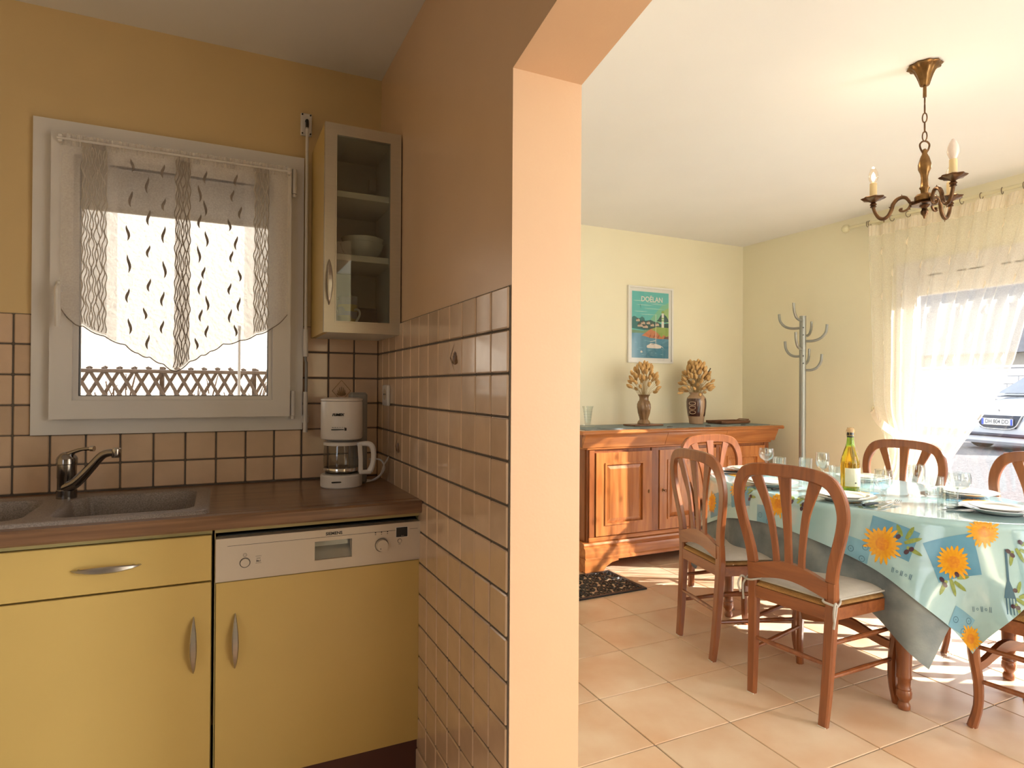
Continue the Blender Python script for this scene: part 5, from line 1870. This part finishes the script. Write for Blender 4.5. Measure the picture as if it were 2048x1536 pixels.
nz2.inputs['Scale'].default_value = 6
rp2 = N2.new('ShaderNodeValToRGB')
rp2.color_ramp.elements[0].color = (.40, .19, .006, 1)
rp2.color_ramp.elements[1].color = (.56, .34, .02, 1)
L2.new(nz2.outputs[0], rp2.inputs[0])
L2.new(rp2.outputs[0], P2.inputs['Base Color'])
MATS['bottle_amber'] = mt2
b = M()
b.mat = 0
b.lathe([(.001, .006), (.034, .0), (.0405, .005), (.0415, .012), (.0415, .018)], 40, cap=False)
b.mat = 1
b.lathe([(.0415, .018), (.0415, .125), (.040, .145), (.034, .170), (.0265, .195), (.0205, .212)], 40, cap=False)
b.mat = 0
b.lathe([(.0205, .212), (.0165, .228), (.0145, .250), (.0138, .268)], 40, cap=False)
b.obj('glass_body', ['bottle_green', 'bottle_amber'], bo)
M().lathe([(.0142, .255), (.0150, .256), (.0150, .276), (.0140, .278)], 24).obj('neck_foil', 'ink', bo)
M().lathe([(.0132, .277), (.0155, .282), (.0160, .292), (.0130, .299), (0, .301)], 20).obj('cork', 'cork', bo)
b = M()
for k in range(4):
    a = k * PI / 2 + .4
    b.tube(smoothpath([(.0158 * math.cos(a), .0158 * math.sin(a), .262), (.0185 * math.cos(a), .0185 * math.sin(a), .280), (.012 * math.cos(a), .012 * math.sin(a), .302)], 3), .0008, 5)
b.tube([(.0163 * math.cos(2 * PI * q / 16), .0163 * math.sin(2 * PI * q / 16), .264) for q in range(16)], .0008, 5, closed=True)
b.obj('wire_cage', 'foil_gold', bo)
ac = math.atan2(-1.945, -2.70)
lab = M().grid(lambda u, v: (.0421 * math.cos(ac - .55 + 2.3 * u), .0421 * math.sin(ac - .55 + 2.3 * u), .028 + .085 * v), 24, 4).obj('label', 'label_cream', bo, fix=False)
b = M()
for k in range(9):
    z = .104 - k * .0065
    b.grid(lambda u, v: (.0423 * math.cos(ac - .40 + (1.1 + .3 * math.sin(k)) * u), .0423 * math.sin(ac - .40 + (1.1 + .3 * math.sin(k)) * u), z + .0014 * v), 10, 1)
b.obj('label_print', 'plate_rim', lab, fix=False)
M().lathe([(.0001, 0), (.004, 0), (.004, .0006)], 12).obj('label_seal', 'ink_grey', lab, (.0424 * math.cos(ac + .55), .0424 * math.sin(ac + .55), .045), (0, PI / 2, ac + .55))
# ================================================================== OUTSIDE THE PATIO DOOR
mat('car_white', (.62, .66, .74), .18, var=.03, coat=.8)
mat('car_glass', (.10, .13, .19), .05, var=.2, coat=.6)
mat('car_dark', (.03, .04, .07), .3, var=.2)
mat('tyre', (.02, .02, .02), .8, var=.2)
mat('headlamp', (.55, .60, .70), .08, .4, var=.2, coat=.8)
mat('plate_blue', (.05, .10, .55), .4, var=.1)
mat('blocks', (.72, .71, .72), .9, var=.08, vscale=14, rnd=.05, bump=.3, bscale=30)
mat('mortar', (.42, .41, .42), .95, var=.1)
mat('brick_red', (.36, .16, .11), .9, var=.25, rnd=.1)
mat('roof_slate', (.12, .12, .14), .7, var=.2, rnd=.1)
car = thing('parked_car', 'white hatchback parked in the yard beyond the patio door', 'car', (12.0, 5.92, .20), math.radians(-10.7))
# local: +x runs to the rear, front bumper at x = 0
st = [  # x, half width, z low, z belt, roundness
    (.00, .55, .30, .52), (.06, .72, .22, .66), (.22, .82, .20, .76), (.55, .86, .20, .86), (1.05, .87, .22, .95), (1.7, .87, .22, .98), (2.6, .87, .22, 1.0), (3.4, .86, .22, 1.02), (3.8, .82, .26, 1.0), (3.96, .70, .36, .90)]


def section(hw, zl, zh, n=20):
    out = []
    for k in range(n):
        a = 2 * PI * k / n
        c, s_ = math.cos(a), math.sin(a)
        e = .55
        out.append((hw * math.copysign(abs(c) ** e, c), (zl + zh) / 2 + (zh - zl) / 2 * math.copysign(abs(s_) ** e, s_)))
    return out


b = M()
n = 20
vs, fs = [], []
for x, hw, zl, zh in st:
    vs += [(x, y, z) for y, z in section(hw, zl, zh, n)]
for i in range(len(st) - 1):
    for k in range(n):
        fs.append((i * n + k, i * n + (k + 1) % n, (i + 1) * n + (k + 1) % n, (i + 1) * n + k))
fs += [tuple(range(n)), tuple((len(st) - 1) * n + k for k in range(n))]
b.add(vs, fs)
b.obj('body', 'car_white', car, smooth=60)
gh = [(.95, .80, .92, .96), (1.55, .74, .92, 1.32), (1.9, .68, .92, 1.44), (2.6, .68, .92, 1.46), (3.3, .67, .92, 1.40), (3.75, .70, .92, 1.05)]
b = M()
vs, fs = [], []
for x, hw, zl, zh in gh:
    vs += [(x, -hw * 1.08, zl), (x, -hw * .88, zh - .02), (x, -hw * .7, zh), (x, hw * .7, zh), (x, hw * .88, zh - .02), (x, hw * 1.08, zl)]
for i in range(len(gh) - 1):
    for k in range(5):
        fs.append((i * 6 + k, i * 6 + k + 1, (i + 1) * 6 + k + 1, (i + 1) * 6 + k))
b.add(vs, fs)
b.obj('cabin', 'car_white', car, smooth=30)
b = M().add([(.985, -.74, .972), (.985, .74, .972), (1.60, .60, 1.345), (1.60, -.60, 1.345)], [(0, 1, 2, 3)])
b.v = [(x - .015, y, z + .022) for x, y, z in b.v]
b.obj('windscreen', 'car_glass', car, smooth=0, fix=False)
for s_ in (-1, 1):
    for x0, x1 in ((1.45, 2.3), (2.38, 3.15)):
        M().add([(x0, s_ * .845, 1.0), (x1, s_ * .845, 1.0), (x1 - .05, s_ * .66, 1.35), (x0 + .33 if x0 < 2 else x0, s_ * .66, 1.33)], [(0, 1, 2, 3)]).obj('side_window', 'car_glass', car, smooth=0, fix=False)
    M().box(1.42, 1.52, s_ * .86, s_ * 1.02, .96, 1.08, .03).obj('mirror', 'car_white', car)
    M().sweep(smoothpath([(.12, s_ * .44, .66), (.16, s_ * .60, .70), (.30, s_ * .76, .76), (.46, s_ * .845, .80)], 4), lerp_list([.05, .10, .12, .04], 4), .06, (1, 0, 0), .3).obj('headlamp', 'headlamp', car)
b = M().add([(-.012, -.42, .62), (-.012, .42, .62), (-.02, .30, .40), (-.02, -.30, .40)], [(0, 1, 2, 3)])
gr = b.obj('grille', 'car_dark', car, smooth=0, fix=False)
pts = smoothpath([(.03, .52, .64), (-.02, .40, .62), (-.03, .28, .42), (-.032, 0, .39), (-.03, -.28, .42), (-.02, -.40, .62), (.03, -.52, .64)], 5)
M().tube(pts, .012, 8).obj('grille_surround', 'chrome', gr)
M().box(.03, .5, -.80, .80, .12, .42, .05).obj('bumper_skirt', 'car_white', car)
M().box(-.02, .06, -.62, .62, .25, .31, .02).obj('bumper_intake', 'car_dark', car)
pl_ = M().box(-.045, -.030, -.26, .26, .455, .565, .004).obj('number_plate', 'paper_white', car)
for s_ in (-1, 1):
    M().box(-.0465, -.0445, s_ * .222, s_ * .258, .458, .562).obj('plate_band', 'plate_blue', pl_, smooth=0)
text('plate_lettering', 'DH 804 DD', .098, 'car_dark', pl_, Matrix.Translation((-.0465, 0, .510)) @ Matrix.Rotation(-PI / 2, 4, 'Z') @ Matrix.Rotation(PI / 2, 4, 'X'), extrude=.0005, sx=.80, bold=.001)
M().sweep(smoothpath([(-.005, -.03, .70), (-.008, .0, .715), (-.004, .03, .745)], 4), .03, .01, (1, 0, 0), .3).sweep([(-.004, .0, .715), (.0, -.02, .675)], .016, .01, (1, 0, 0), .3).obj('bonnet_emblem', 'chrome', car)
for x in (.68, 3.12):
    for s_ in (-1, 1):
        wl = M().tube([(x, s_ * .70, .30), (x, s_ * .72, .30), (x, s_ * .86, .30), (x, s_ * .875, .30)], [.27, .30, .30, .27], 28).obj('wheel', 'tyre', car)
        M().tube([(x, s_ * .86, .30), (x, s_ * .885, .30)], [.19, .17], 24).obj('hub_cap', 'chrome', wl)
# block wall
bw = struct(thing('wall_yard', 'white block wall behind the parked car', None, (18.0, 0, .20)))
M().box(.02, .2, -6, 22, -.3, 1.62).obj('mortar', 'mortar', bw, smooth=0)
blk = M().box(0, .03, -.242, .242, -.094, .094, .008).mesh('block', 'blocks')
for r in range(8):
    for k in range(30):
        y = 1.2 + k * .5 + (.25 if r % 2 else 0)
        put('block', blk, bw, (0, y, .1 + r * .2))
M().box(-.02, .24, -6, 22, 1.62, 1.68).obj('coping', 'blocks', bw, smooth=0)
ho = thing('grey_outbuilding', 'low building with dark slate roof beyond the block wall', 'building', (27, 10, .2))
M().box(-3, 3, -9, 9, 0, 2.4).obj('wall', 'render_white', ho, smooth=0)
rf = M().prism([(-3.4, 2.3), (3.4, 2.3), (0, 5.4)], 'y', -9.4, 9.4).obj('roof', 'roof_slate', ho, smooth=0)
M().box(-.4, .4, 4, 4.8, 4.6, 6.2).obj('chimney', 'render_white', rf, smooth=0)
# brick edging under the car
bk = struct(thing('trim_2', 'red-brown brick edging across the yard', None, (11.45, 3.2, .2)))
brk = M().box(-.05, .05, -.105, .105, -.02, .035, .006).mesh('brick', 'brick_red')
for r in range(3):
    for k in range(26):
        put('brick', brk, bk, (r * .11, -3.3 + k * .22 + (.11 if r % 2 else 0), 0))
bpy.context.view_layer.update()
